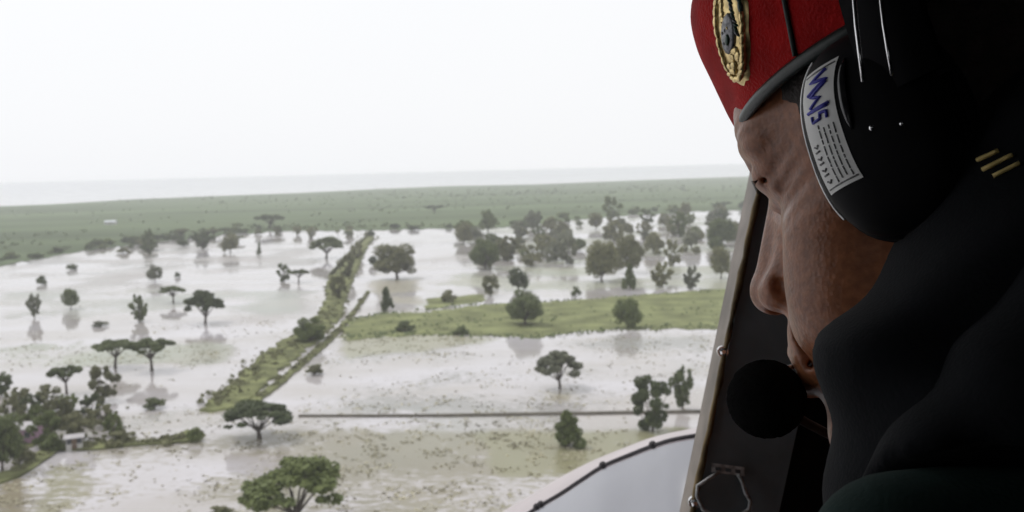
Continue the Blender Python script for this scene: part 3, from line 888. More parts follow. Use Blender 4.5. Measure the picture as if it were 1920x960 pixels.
hp(slab([((Lx(YT) + Rx(YT)) / 2, YT), (4200, YT), (4200, YB), ((Lx(YB) + Rx(YB)) / 2, YB)], DP + .056, DP + .10), 'forward_bulkhead', M['cabin'])
cbox('door_wall', -1.1, -1.052, -1.35, 0.22, -1.2, 0.67)  # out of view; forward end set to limit daylight on cheek and beret
cbox('door_sill', -1.05, 0.21, 0.86, 0.94, -1.15, -0.62)

# the painted shell outside the doorway: rim, gasket line, bolts, panel
SIL = [(905, 990), (950, 957), (994, 931), (1053, 896), (1119, 863), (1184, 837), (1228, 821), (1290, 808), (1380, 796), (1500, 790)]
SEAM = [(955, 990), (1003, 955), (1053, 925), (1092, 899), (1132, 874), (1184, 852), (1226, 836), (1276, 822), (1390, 806), (1500, 799)]
def spl(pts, n):                  # smooth resampling
    pts = np.array(pts, float); t = np.linspace(0, len(pts) - 1, n)
    out = []
    for q in t:
        i = int(min(q, len(pts) - 2)); f = q - i
        p0, p1, p2, p3 = pts[max(i - 1, 0)], pts[i], pts[i + 1], pts[min(i + 2, len(pts) - 1)]
        out.append(0.5 * (2 * p1 + (p2 - p0) * f + (2 * p0 - 5 * p1 + 4 * p2 - p3) * f * f + (3 * p1 - p0 - 3 * p2 + p3) * f ** 3))
    return np.array(out)
NT = 60
sil, seam = spl(SIL, NT), spl(SEAM, NT)
def shell_pt(i, s):               # s<0 far side, 0 silhouette, 1 seam, >1 panel towards the doorway
    t = i / (NT - 1)
    base = P(*sil[i], 1.75 - 0.30 * t)
    sm = P(*seam[i], 1.63 - 0.28 * t)
    down = -_u
    if s < 0:
        return base + _f * (-s * .22) + down * (s * s * .16 + .0 - s * .012)
    if s <= 1:
        q = base.lerp(sm, s); bul = math.sin(s * math.pi) * .006
        return q + _u * bul
    e = s - 1
    return sm - _f * (e * .26) + down * (e * .10 + e * e * .10) - _r * (e * .03)
def strip(ss):
    v = np.array([[shell_pt(i, s) for i in range(NT)] for s in ss]).reshape(-1, 3)
    m = MB(); m.add([Vector(p) for p in v], [tuple(int(k) for k in q) for q in grid_faces(len(ss), NT)])
    return m
shell = hp(strip([1.03 + k * .1 for k in range(20)]), 'outer_shell', M['shell_paint'], None, True)
hp(strip([-2.2, -1.8, -1.4, -1.1, -.8, -.5, -.25, -.1, 0, .15, .3, .5, .7, .85, .97]), 'shell_rim', M['rim_paint'], shell, True)
m = MB(); m.tube([shell_pt(i, 1.0) + _u * .0005 for i in range(NT)], .003, 8); hp(m, 'gasket', M['gasket'], shell, True)
for px in (1003, 1017, 1132, 1226, 1340):
    i = int(np.argmin(abs(seam[:, 0] - px)))
    m = MB(); m.ball(shell_pt(i, 1.0) + _u * .002, .006, 10, 6); hp(m, 'bolt', M['gasket'], shell, True)
tag(heli, 'helicopter with black cabin door post and pale grey outer shell', 'helicopter')

# ------------------------------------------------------------------ the passenger
def skin_mat():
    m = mat('skin', (0.315, 0.118, 0.052), 0.38, 0.45, noise=(26, 0.78, 1.16), subs=0.08)
    t = m.node_tree; b = t.nodes['Principled BSDF']
    tcn = next(n for n in t.nodes if n.type == 'TEX_COORD'); ramp = next(n for n in t.nodes if n.type == 'VALTORGB')
    n1 = t.nodes.new('ShaderNodeTexNoise'); n1.inputs['Scale'].default_value = 260; n1.inputs['Detail'].default_value = 6
    vo = t.nodes.new('ShaderNodeTexVoronoi'); vo.inputs['Scale'].default_value = 520
    for n in (n1, vo): t.links.new(tcn.outputs['Object'], n.inputs['Vector'])
    sp = t.nodes.new('ShaderNodeMapRange'); sp.inputs['From Min'].default_value = .35; sp.inputs['From Max'].default_value = .65
    sp.inputs['To Min'].default_value = .72; sp.inputs['To Max'].default_value = 1.12
    t.links.new(n1.outputs[0], sp.inputs['Value'])
    mu = t.nodes.new('ShaderNodeVectorMath'); mu.operation = 'SCALE'
    t.links.new(ramp.outputs[0], mu.inputs[0]); t.links.new(sp.outputs[0], mu.inputs['Scale'])
    t.links.new(mu.outputs[0], b.inputs['Base Color'])
    ad = t.nodes.new('ShaderNodeMath'); ad.operation = 'MULTIPLY_ADD'; ad.inputs[1].default_value = .6
    t.links.new(vo.outputs['Distance'], ad.inputs[0]); t.links.new(n1.outputs[0], ad.inputs[2])
    bp = t.nodes.new('ShaderNodeBump'); bp.inputs['Strength'].default_value = .3; bp.inputs['Distance'].default_value = .0008
    t.links.new(ad.outputs[0], bp.inputs['Height']); t.links.new(bp.outputs[0], b.inputs['Normal'])
    return m
M['skin'] = skin_mat()
M['hair'] = mat('hair', (0.018, 0.013, 0.011), 0.65, 0.3, noise=(150, 0.6, 1.5), bump=(500, 0.8, 0.002))
M['eye'] = mat('eye_white', (0.5, 0.46, 0.42), 0.15)
M['beret'] = mat('red_wool', (0.48, 0.010, 0.010), 0.95, 0.08, noise=(60, 0.72, 1.15), bump=(700, 0.7, 0.0012), sheen=0.2)
M['leather'] = mat('dark_leather', (0.012, 0.019, 0.017), 0.38, 0.45, bump=(350, 0.25, 0.0006))
M['gold'] = mat('gold', (0.72, 0.56, 0.27), 0.33, 0.5, metal=0.9, noise=(300, 0.55, 1.25))
M['braid'] = mat('gold_braid', (0.75, 0.58, 0.22), 0.6, 0.5)
M['green_enamel'] = mat('green_enamel', (0.03, 0.07, 0.05), 0.3, 0.5)
M['grey_enamel'] = mat('grey_enamel', (0.16, 0.16, 0.17), 0.35, 0.5, metal=0.5, noise=(500, 0.3, 1.6))
M['cup'] = mat('headset_black', (0.007, 0.007, 0.008), 0.55, 0.10)
M['pad'] = mat('headset_pad', (0.006, 0.006, 0.007), 0.8, 0.1)
M['gloss'] = mat('gloss_black', (0.02, 0.02, 0.022), 0.25, 0.6)
M['foam'] = mat('mic_foam', (0.012, 0.012, 0.012), 1.0, 0.0, bump=(900, 1.0, 0.002))
M['sticker'] = mat('sticker', (0.80, 0.80, 0.78), 0.4, 0.4, noise=(60, 0.88, 1.05))
M['ink'] = mat('blue_ink', (0.05, 0.05, 0.42), 0.5)
M['print'] = mat('grey_print', (0.10, 0.10, 0.10), 0.6, noise=(900, 0.3, 3.5))
M['jacket'] = mat('jacket_cloth', (0.008, 0.009, 0.011), 0.9, 0.08, noise=(40, 0.8, 1.2), bump=(700, 0.4, 0.001), sheen=0.03)
M['sleeve'] = mat('green_cloth', (0.018, 0.036, 0.032), 0.9, 0.12, noise=(40, 0.8, 1.2), bump=(700, 0.4, 0.001))

YAW, HP, HROLL = R(43.5), R(20), R(3)
NOSE_PX, HEAD_D = (1420, 562), 0.43     # where the nose tip shows, and how far the ear line is from the lens
f0 = -_r * math.cos(YAW) + _f * math.sin(YAW)
l0 = -_r * math.sin(YAW) - _f * math.cos(YAW)
hf = f0 * math.cos(HP) - _u * math.sin(HP)
hu = _u * math.cos(HP) + f0 * math.sin(HP)
hl = l0 * math.cos(HROLL) + hu * math.sin(HROLL)
hu = hu * math.cos(HROLL) - l0 * math.sin(HROLL)
_no = hf * .122 + hl * 0 - hu * .009
HO = P(*NOSE_PX, HEAD_D + _no.dot(_f)) - _no
HMAT = np.array([[hf.x, hl.x, hu.x], [hf.y, hl.y, hu.y], [hf.z, hl.z, hu.z]])
def H(x, y, z):                   # head frame in centimetres (forward, left, up from the ear line) -> world
    return HO + hf * (x * .01) + hl * (y * .01) + hu * (z * .01)
def Hn(v): return v * .01 @ HMAT.T + np.array(HO)
def toH(p):                       # world -> head frame, cm
    d_ = (Vector(p) - HO) * 100
    return np.array([d_.dot(hf), d_.dot(hl), d_.dot(hu)], np.float32)

# --- signed distance pieces
def s_ell(p, c, r):
    q = [(p[i] - c[i]) / r[i] for i in range(3)]
    k0 = np.sqrt(q[0] ** 2 + q[1] ** 2 + q[2] ** 2) + 1e-6
    k1 = np.sqrt((q[0] / r[0]) ** 2 + (q[1] / r[1]) ** 2 + (q[2] / r[2]) ** 2) + 1e-6
    return k0 * (k0 - 1) / k1
def s_cap(p, a, b, ra, rb):
    ab = [b[i] - a[i] for i in range(3)]; l2 = sum(x * x for x in ab)
    t = np.clip(sum((p[i] - a[i]) * ab[i] for i in range(3)) / l2, 0, 1)
    return np.sqrt(sum((p[i] - a[i] - ab[i] * t) ** 2 for i in range(3))) - (ra + (rb - ra) * t)
def smin(a, b, k):
    h = np.clip(0.5 + 0.5 * (b - a) / k, 0, 1)
    return b + (a - b) * h - k * h * (1 - h)
def smax(a, b, k): return -smin(-a, -b, k)

def surface(V, xs, ys, zs):       # surface nets on a (possibly uneven) grid; V<0 inside
    nx, ny, nz = V.shape
    ins = V < 0
    c = [ins[i:nx - 1 + i, j:ny - 1 + j, k:nz - 1 + k] for i in (0, 1) for j in (0, 1) for k in (0, 1)]
    cnt = sum(a.astype(np.int8) for a in c)
    act = (cnt > 0) & (cnt < 8)
    idx = np.argwhere(act)
    vid = np.full(act.shape, -1, np.int64); vid[act] = np.arange(len(idx))
    I, J, K = idx.T
    acc = np.zeros((len(idx), 3)); num = np.zeros(len(idx))
    corners = [(i, j, k) for i in (0, 1) for j in (0, 1) for k in (0, 1)]
    for a in corners:
        for ax in range(3):
            if a[ax]: continue
            b = list(a); b[ax] = 1
            va = V[I + a[0], J + a[1], K + a[2]]; vb = V[I + b[0], J + b[1], K + b[2]]
            x = (va < 0) != (vb < 0)
            t = np.where(x, va / np.where(va == vb, 1, va - vb), 0)
            pa = np.stack([xs[I + a[0]], ys[J + a[1]], zs[K + a[2]]], -1); pb = np.stack([xs[I + b[0]], ys[J + b[1]], zs[K + b[2]]], -1)
            acc += np.where(x[:, None], pa + (pb - pa) * t[:, None], 0); num += x
    v = acc / num[:, None]
    F = []
    def quads(mask, o1, o2, flip):
        q = np.argwhere(mask)
        a = [vid[tuple((q - d_).T)] for d_ in ((0, 0, 0), o1, tuple(np.add(o1, o2)), o2)]
        f = np.stack(a, -1)
        f = np.where(flip[mask][:, None], f[:, ::-1], f)
        F.append(f)
    e = ins[:-1, 1:-1, 1:-1] != ins[1:, 1:-1, 1:-1]; mk = np.zeros(act.shape, bool); fl = np.zeros(act.shape, bool)
    mk[:, 1:, 1:] = e; fl[:, 1:, 1:] = ins[1:, 1:-1, 1:-1]; quads(mk, (0, 1, 0), (0, 0, 1), fl)
    e = ins[1:-1, :-1, 1:-1] != ins[1:-1, 1:, 1:-1]; mk = np.zeros(act.shape, bool); fl = np.zeros(act.shape, bool)
    mk[1:, :, 1:] = e; fl[1:, :, 1:] = ins[1:-1, 1:, 1:-1]; quads(mk, (0, 0, 1), (1, 0, 0), fl)
    e = ins[1:-1, 1:-1, :-1] != ins[1:-1, 1:-1, 1:]; mk = np.zeros(act.shape, bool); fl = np.zeros(act.shape, bool)
    mk[1:, 1:, :] = e; fl[1:, 1:, :] = ins[1:-1, 1:-1, 1:]; quads(mk, (1, 0, 0), (0, 1, 0), fl)
    return v, np.concatenate(F)

NECK = toH(P(1840, 660, .50)); CHEST = toH(P(1990, 900, .51)); HIP = toH(P(2250, 1900, .53))
def skull(p):
    d = s_ell(p, (-0.6, 0, 5.0), (9.7, 7.5, 8.0))
    d = smin(d, s_ell(p, (3.6, 0, -0.5), (5.5, 5.5, 8.2)), 2.0)
    return d
def head_sdf(X, Y, Z):
    AY = np.sqrt(Y * Y + 0.02)
    p = (X, Y, Z); q = (X, AY, Z)
    d = skull(p)
    d = smin(d, s_ell(q, (6.3, 2.5, 5.9), (2.5, 2.9, 2.6)), 1.8)                 # frontal bosses
    d = smin(d, s_cap(q, (8.7, 1.2, 5.0), (6.9, 4.5, 4.85), 1.1, 1.05), 0.7)      # brow ridge
    d = smin(d, s_ell(q, (4.7, 4.3, 0.3), (2.3, 1.6, 1.5)), 1.2)                 # cheekbone
    d = smin(d, s_ell(q, (5.5, 3.0, -2.8), (3.2, 3.1, 4.0)), 1.4)                # cheek
    d = smin(d, s_ell(p, (7.3, 0, -4.3), (3.5, 3.7, 3.3)), 1.5)                  # mouth mound
    d = smin(d, s_ell(p, (8.4, 0, -8.5), (1.9, 2.3, 1.9)), 1.6)                  # chin
    d = smin(d, s_cap(q, (1.2, 5.1, -4.6), (7.0, 1.7, -8.9), 1.7, 1.5), 1.8)     # jaw line
    d = smin(d, s_ell(p, (3.0, 0, -8.0), (4.5, 3.8, 2.2)), 2.0)                  # under the chin
    d = smax(d, -s_ell(q, (9.0, 3.4, 3.1), (2.0, 2.6, 1.35)), 0.7)               # eye socket
    lid = s_ell(q, (7.0, 3.15, 3.55), (1.65, 1.85, 1.25))
    d = smin(d, lid, 0.45)
    d = smin(d, s_cap(q, (8.25, 2.3, 2.55), (6.9, 4.35, 2.65), 0.55, 0.55), 0.3)  # lower lid and bag
    d = smax(d, -s_cap(q, (8.75, 2.1, 3.2), (7.5, 4.65, 3.15), 0.15, 0.14), 0.12)  # slit between the lids
    n = s_cap(p, (8.9, 0, 3.6), (11.0, 0, -0.5), 0.80, 1.05)
    n = smin(n, s_ell(p, (11.05, 0, -0.9), (1.25, 1.2, 1.1)), 0.6)
    n = smin(n, s_ell(q, (10.0, 1.35, -1.25), (1.25, 0.75, 0.95)), 0.5)          # wings
    n = smin(n, s_cap(q, (8.6, .8, 1.8), (9.6, 1.2, -.8), .8, .9), 0.9)
    d = smin(d, n, 0.8)
    d = smax(d, -s_ell(q, (10.6, 0.62, -2.0), (0.75, 0.36, 0.55)), 0.2)          # nostrils
    d = smin(d, s_cap(q, (10.6, 0.3, -4.05), (9.1, 2.6, -4.85), 0.62, 0.40), 0.45)  # upper lip
    d = smin(d, s_cap(q, (10.5, 0.2, -5.75), (9.0, 2.5, -5.35), 0.75, 0.45), 0.45)   # lower lip
    d = smax(d, -s_cap(q, (11.3, 0, -4.9), (8.8, 3.0, -5.1), 0.15, 0.14), 0.22)  # mouth line
    d = smax(d, -s_cap(q, (9.7, 2.05, -1.0), (8.6, 3.4, -4.9), 0.2, 0.24), 0.6)   # fold from nose to mouth
    d = smax(d, -s_ell(p, (10.6, 0, -7.1), (0.8, 1.6, 0.6)), 0.7)
    # crow's feet and brow furrows
    wr = np.exp(-((X - 6.2) / 1.3) ** 2 - ((AY - 5.6) / 1.1) ** 2 - ((Z - 2.3) / 1.5) ** 2)
    d = d + 0.07 * wr * np.sin((Z - 2.3) * 7 + (X - 6) * 2)
    fo = np.exp(-((Z - 5.6) / 1.0) ** 2) * np.clip((X - 4) / 3, 0, 1)
    d = d + 0.03 * fo * np.sin(Z * 8 + np.sin(AY * 2))
    ear = s_ell(q, (-0.6, 7.4, 0.6), (1.7, 0.8, 3.0))
    d = smin(d, ear, 0.5)
    nk = s_cap(p, (-2.5, 0, -1.0), NECK, 5.6, 6.2)
    d = smin(d, nk, 2.2)
    d = smin(d, s_cap(p, NECK, CHEST, 6.0, 10.0), 3.0)
    d = smin(d, s_cap(p, CHEST, HIP, 11.0, 12.0), 3.0)
    return d
def axis(lo, flo, fhi, hi, fine, coarse):
    return np.concatenate([np.arange(lo, flo, coarse), np.arange(flo, fhi, fine), np.arange(fhi, hi + coarse, coarse)]).astype(np.float32)
_pts = np.stack([NECK, CHEST, HIP]); _lo = _pts.min(0) - 15; _hi = _pts.max(0) + 15
ax_ = axis(min(_lo[0], -12), -3, 13.2, max(_hi[0], 14), 0.15, 1.2)
ay_ = axis(min(_lo[1], -12), -4, 8.8, max(_hi[1], 12), 0.15, 1.2)
az_ = axis(min(_lo[2], -14), -12, 9, max(_hi[2], 15), 0.15, 1.2)
Xg, Yg, Zg = np.meshgrid(ax_, ay_, az_, indexing='ij', sparse=True)
V = head_sdf(Xg, Yg, Zg).astype(np.float32)
bv, bf = surface(V, ax_, ay_, az_)
del V
person = empty('person', P(2250, 1900, .53))
PM = Matrix.Translation(-person.location)
def part_np(name, v, f, material, parent=person, smooth=True):
    me = np_mesh(name, v, f)
    me.transform(PM)
    return link_mesh(name, me, material, parent, smooth)
def part(m, name, material, parent=person, smooth=True, off=None):
    o = m.build(name, material, parent, smooth); o.data.transform(off or PM); return o
body = part_np('body', Hn(bv), bf, M['skin'])
# eyeballs sit behind the lids
for s_ in (-1, 1):
    m = MB(); m.ball(H(7.15, 3.15 * s_, 3.4), .0128, 16, 12); part(m, 'eye', M['eye'], body)

# hair below the beret
def hair_sdf(X, Y, Z):
    AY = np.abs(Y)
    d = skull((X, Y, Z)) - 0.32
    cut = X - (4.4 + 0.55 * (Z - 5) + 0.2 * np.sin(Z * 6 + Y))
    d = smax(d, cut, 0.4)
    d = smax(d, -(Z + 2.5 - np.clip(X, 0, 9) * 1.1), 0.4)
    return d + 0.05 * np.sin(X * 9 + Z * 3) * np.sin(Y * 8 + Z * 5)
gx = np.arange(-12, 8, .3, dtype=np.float32); gy = np.arange(-9.5, 9.6, .3, dtype=np.float32); gz = np.arange(-5, 15, .3, dtype=np.float32)
hv, hfc = surface(hair_sdf(*np.meshgrid(gx, gy, gz, indexing='ij', sparse=True)).astype(np.float32), gx, gy, gz)
part_np('hair', Hn(hv), hfc, M['hair'], body)
for s_ in (-1, 1):
    m = MB()
    rg = random.Random(3)
    for k in range(26):           # upper lashes
        t = k / 25
        c = np.array([8.5, 2.4, 3.35]) * (1 - t) + np.array([7.5, 4.5, 3.35]) * t + np.array([0.2, 0.05, .0])
        m.tube([H(c[0], c[1] * s_, c[2]), H(c[0] + .22, (c[1] + .15) * s_, c[2] - .12), H(c[0] + .4, (c[1] + .3) * s_, c[2] - .08)], [.00025, .0002, .00008], 4, False)
    for k in range(110):
        t = rg.random()
        c = np.array([9.6, 1.2, 5.2]) * (1 - t) + np.array([7.4, 4.7, 5.3]) * t + np.array([0.12, 0, .35 * math.sin(t * 3)])
        c = c + np.array([0, 0, rg.uniform(-.3, .3)])
        e = c + np.array([-.25, .55, rg.uniform(-.15, .25)])
        m.tube([H(c[0], c[1] * s_, c[2]), H(e[0] + .05, e[1] * s_, e[2])], [.00025, .0001], 4, False)
    part(m, 'eyebrow', M['hair'], body)

# --- beret
BR = (9.85, 8.15)
def band_z(x): return 6.0 - 0.0 * x
NPH = 96
def beret_pt(ph, t, off=0.0):
    """t 0 at the band, 1 at the crown's middle"""
    c, s_ = math.cos(ph), math.sin(ph)
    key = [(0, 0, 0), (.12, .9, .22), (.28, 2.6, .55), (.45, 4.6, .75), (.6, 6.4, .35), (.75, 8.2, -1.4), (.88, 9.3, -5.0), (1, 9.8, -10.0)]
    for i_ in range(len(key) - 1):
        a, b = key[i_], key[i_ + 1]
        if a[0] <= t <= b[0]:     # cubic through the profile's points
            z_, e_ = key[max(i_ - 1, 0)], key[min(i_ + 2, len(key) - 1)]
            dt = b[0] - a[0]; q = (t - a[0]) / dt
            def cub(n_):
                m0 = (b[n_] - z_[n_]) / max(1e-6, b[0] - z_[0]) * dt; m1 = (e_[n_] - a[n_]) / max(1e-6, e_[0] - a[0]) * dt
                return (2 * q ** 3 - 3 * q * q + 1) * a[n_] + (q ** 3 - 2 * q * q + q) * m0 + (3 * q * q - 2 * q ** 3) * b[n_] + (q ** 3 - q * q) * m1
            h_, o_ = cub(1), cub(2)
            break
    front = max(0, c); right = max(0, -s_)
    k = min(1, t * 2.2)
    o_ += k * (0.1 * front ** 2 + 3.0 * right ** 2) * (1 if t < .8 else (1 - t) / .2)
    h_ *= 1 + 0.10 * front - 0.30 * right
    fold = 0.16 * math.sin(ph * 7 + t * 6) * math.sin(math.pi * min(1, t * 1.3)) * (0.4 + right) 
    fold += (0.10 * math.sin(ph * 5.3 + 2.0) * math.sin(t * 9) + 0.07 * math.sin(ph * 11 - t * 14)) * min(1, t * 6) * max(0, 1 - t)
    sc = max(0.0, 1 + (o_ + off + fold) / 9.1)
    x = -0.3 + BR[0] * c * sc; y = BR[1] * s_ * sc
    return H(x, y, band_z(-0.3 + BR[0] * c) + h_ + off * .6)
ts = np.concatenate([np.linspace(0, .6, 26), np.linspace(.63, .995, 22)])
v = np.array([[beret_pt(2 * math.pi * k / NPH, t) for k in range(NPH)] for t in ts]).reshape(-1, 3)
beret = part_np('beret', v, grid_faces(len(ts), NPH, True), M['beret'])
m = MB()
bp_ = [H(-0.3 + (BR[0] + .1) * math.cos(a), (BR[1] + .1) * math.sin(a), band_z(-0.3 + BR[0] * math.cos(a))) for a in np.linspace(0, 2 * math.pi, 97)]
# a flat rolled leather band: two strands of the profile
n_ = 10; vb = []
for k in range(96):
    a = 2 * math.pi * k / 96
    for j in range(n_):
        b = 2 * math.pi * j / n_
        w_o = 0.20 * math.cos(b); w_z = 0.33 * math.sin(b)
        x = -0.3 + (BR[0] + .05 + w_o) * math.cos(a); y = (BR[1] + .05 + w_o) * math.sin(a)
        vb.append(H(x, y, band_z(-0.3 + BR[0] * math.cos(a)) + w_z))
fb = [(k * n_ + j, ((k + 1) % 96) * n_ + j, ((k + 1) % 96) * n_ + (j + 1) % n_, k * n_ + (j + 1) % n_) for k in range(96) for j in range(n_)]
m.add(vb, fb); part(m, 'band', M['leather'], beret)
m = MB(); m.tube([beret_pt(1.23 + .014 * k, .04 + .05 * k, .06) for k in range(13)], .0011, 6); part(m, 'seam', M['leather'], beret)

# --- badge on the front of the beret
def bd(u_, v_, off=0.0):          # u across (cm), v along (cm) on the beret front, left of the middle
    ph = 0.985 + u_ * 1.0 / 10.6 + v_ * .04; t = 0.30 + v_ * 0.083
    return beret_pt(ph, min(max(t, 0.02), .95), .12 + off)
def bd_frame(u_, v_):
    c = bd(u_, v_); du = (bd(u_ + .1, v_) - c).normalized(); dv = (bd(u_, v_ + .1) - c).normalized()
    return c, du, dv, du.cross(dv).normalized()
m = MB()
nb = 28; pl = [bd(0, 0, .16)]
for rr in (.5, 1.0, 1.06):
    for k in range(nb):
        a = 2 * math.pi * k / nb
        w_ = 1 + .05 * math.sin(a * 9)
        pl.append(bd(1.22 * rr * w_ * math.cos(a), 2.15 * rr * w_ * math.sin(a), .16 if rr < 1 else (.12 if rr == 1 else -.12)))
fb = [(0, 1 + k, 1 + (k + 1) % nb) for k in range(nb)] + [(1 + r_ * nb + k, 1 + (r_ + 1) * nb + k, 1 + (r_ + 1) * nb + (k + 1) % nb, 1 + r_ * nb + (k + 1) % nb) for r_ in (0, 1) for k in range(nb)]
m.add(pl, fb)
badge = part(m, 'badge', M['gold'], beret)
rg = random.Random(9)
def leaf_piece(u_, v_, ang, ln, wd_, mat_, name, hgt=.0012):
    c, du, dv, nn = bd_frame(u_, v_)
    a = du * math.cos(ang) + dv * math.sin(ang); b = nn.cross(a)
    m = MB(); m.ball(c + nn * .0012, 1, 8, 6, (a * ln * .01, b * wd_ * .01, nn * hgt))
    part(m, name, mat_, badge)
for k in range(30):               # wreath
    a = 2 * math.pi * k / 30
    right = math.cos(a) > .15 and math.sin(a) > -.15
    leaf_piece(1.12 * math.cos(a), 2.0 * math.sin(a), a + math.pi / 2 + rg.uniform(-.4, .4), .30, .14, M['green_enamel'] if right and k % 3 else M['gold'], 'wreath_leaf')
for k in range(9):
    leaf_piece(-.45 + .12 * (k % 3) + rg.uniform(-.1, .1), .25 + .22 * k * .8, rg.uniform(0, 3), .22, .12, M['gold'], 'plume')
for k in range(8):                # scroll at the foot
    leaf_piece(-.5 + .14 * k, -1.25 - .35 * math.sin(k * .9), rg.uniform(-.5, .5), .26, .2, M['gold'], 'scroll')
c, du, dv, nn = bd_frame(0.05, -.15)
m = MB(); m.ball(c + nn * .0016, 1, 14, 10, (du * .0062, dv * .0085, nn * .0016)); sh = part(m, 'shield', M['grey_enamel'], badge)
m = MB(); m.ball(c + nn * .003 - dv * .003 + du * .001, 1, 8, 6, (du * .002, dv * .0025, nn * .001)); part(m, 'shield_boss', M['green_enamel'], badge)
for k in range(10):               # dark green sprays on the upper right
    leaf_piece(.28 + .05 * k, 1.35 - .2 * k, 2.2 + rg.uniform(-.3, .3), .30, .09, M['green_enamel'] if k % 3 else M['grey_enamel'], 'spray')
for k in range(6):                # light divisions of the shield
    leaf_piece(-.2 + .22 * (k % 3), -.42 + .42 * (k // 3), 0, .10, .14, M['gold'] if k in (1, 5) else M['grey_enamel'], 'shield_charge', .0024)

# --- jacket (camera frame, metres)
JS = 0.78
def C(px, py, d):
    d = d * JS
    return np.array([(px - 960) / FPX * d, d, (480 - py) / FPX * d], np.float32)
def j_cap(p, a, b, ra, rb): return s_cap(p, a, b, ra * JS, rb * JS)
def jacket_sdf(X, Y, Z):
    p = (X, Y, Z)
    d = j_cap(p, C(1842, 768, .45), C(2115, 378, .475), .0655, .078)
    d = smin(d, j_cap(p, C(1832, 768, .45), C(1900, 1500, .44), .0635, .055), .016)
    d = smin(d, j_cap(p, C(2080, 760, .60), C(2300, 1950, .66), .125, .16), .04)
    d = smin(d, j_cap(p, C(1860, 800, .70), C(2100, 760, .64), .06, .08), .03)
    d = smin(d, j_cap(p, C(1860, 800, .70), C(1840, 1500, .72), .06, .055), .03)
    fold = 0.0030 * np.sin(48 * (X + .8 * Z) + 3 * np.sin(26 * Z + 9 * X)) + .0022 * np.sin(110 * (Z - .5 * X) + 2 * np.sin(40 * Y))
    return d + fold
g = .0045
jx_, jy_, jz_ = np.arange(.08, .5, g, dtype=np.float32), np.arange(.24, .7, g, dtype=np.float32), np.arange(-.5, .12, g, dtype=np.float32)
jv, jf = surface(jacket_sdf(*np.meshgrid(jx_, jy_, jz_, indexing='ij', sparse=True)).astype(np.float32), jx_, jy_, jz_)
CF = np.array([[_r.x, _f.x, _u.x], [_r.y, _f.y, _u.y], [_r.z, _f.z, _u.z]])
def Cn(v): return v @ CF.T + np.array(CAM)
jacket = part_np('jacket', Cn(jv), jf, M['jacket'])
def flap_sdf(X, Y, Z):
    p = (X, Y, Z)
    d = j_cap(p, C(1790, 1012, .385), C(2090, 640, .40), .041, .046)
    d = smax(d, j_cap(p, C(1700, 1080, .36), C(2100, 1060, .36), .042, .045) * -1, .006)
    return d + .0012 * np.sin(90 * (X + Z) + 2 * np.sin(50 * X))
g = .0032
jx_, jy_, jz_ = np.arange(.06, .3, g, dtype=np.float32), np.arange(.23, .38, g, dtype=np.float32), np.arange(-.17, .05, g, dtype=np.float32)
fv, ff = surface(flap_sdf(*np.meshgrid(jx_, jy_, jz_, indexing='ij', sparse=True)).astype(np.float32), jx_, jy_, jz_)
part_np('cape', Cn(fv), ff, M['jacket'], jacket)
def sleeve_sdf(X, Y, Z):
    p = (X, Y, Z)
    d = j_cap(p, C(1690, 1062, .37), C(2150, 1035, .37), .033, .036)
    return d + .001 * np.sin(80 * X + 3 * np.sin(60 * Z))
jx_, jy_, jz_ = np.arange(.05, .27, g, dtype=np.float32), np.arange(.23, .36, g, dtype=np.float32), np.arange(-.17, -.03, g, dtype=np.float32)
fv, ff = surface(sleeve_sdf(*np.meshgrid(jx_, jy_, jz_, indexing='ij', sparse=True)).astype(np.float32), jx_, jy_, jz_)
o = part_np('sleeve', Cn(fv), ff, M['sleeve'], jacket); o['label'] = 'dark green sleeve'
def on_jacket(px, py):
    for d_ in np.arange(.28, .62, .001):
        c = C(px, py, d_ / JS)
        if jacket_sdf(*[np.float32(q) for q in c]) < 0.0008: return P(px, py, float(d_))
    return P(px, py, .40)
# gold rank bars on the shoulder
for (x0, y0, x1, y1) in ((1842, 318, 1898, 290), (1862, 330, 1912, 305), (1832, 300, 1872, 282)):
    m = MB()
    m.tube([on_jacket(x0 + (x1 - x0) * q, y0 + (y1 - y0) * q) for q in (0, .25, .5, .75, 1)], .0008, 6); part(m, 'rank_bar', M['braid'], jacket)
tag(person, 'person in red beret and dark jacket leaning out to look down at the flood', 'person')

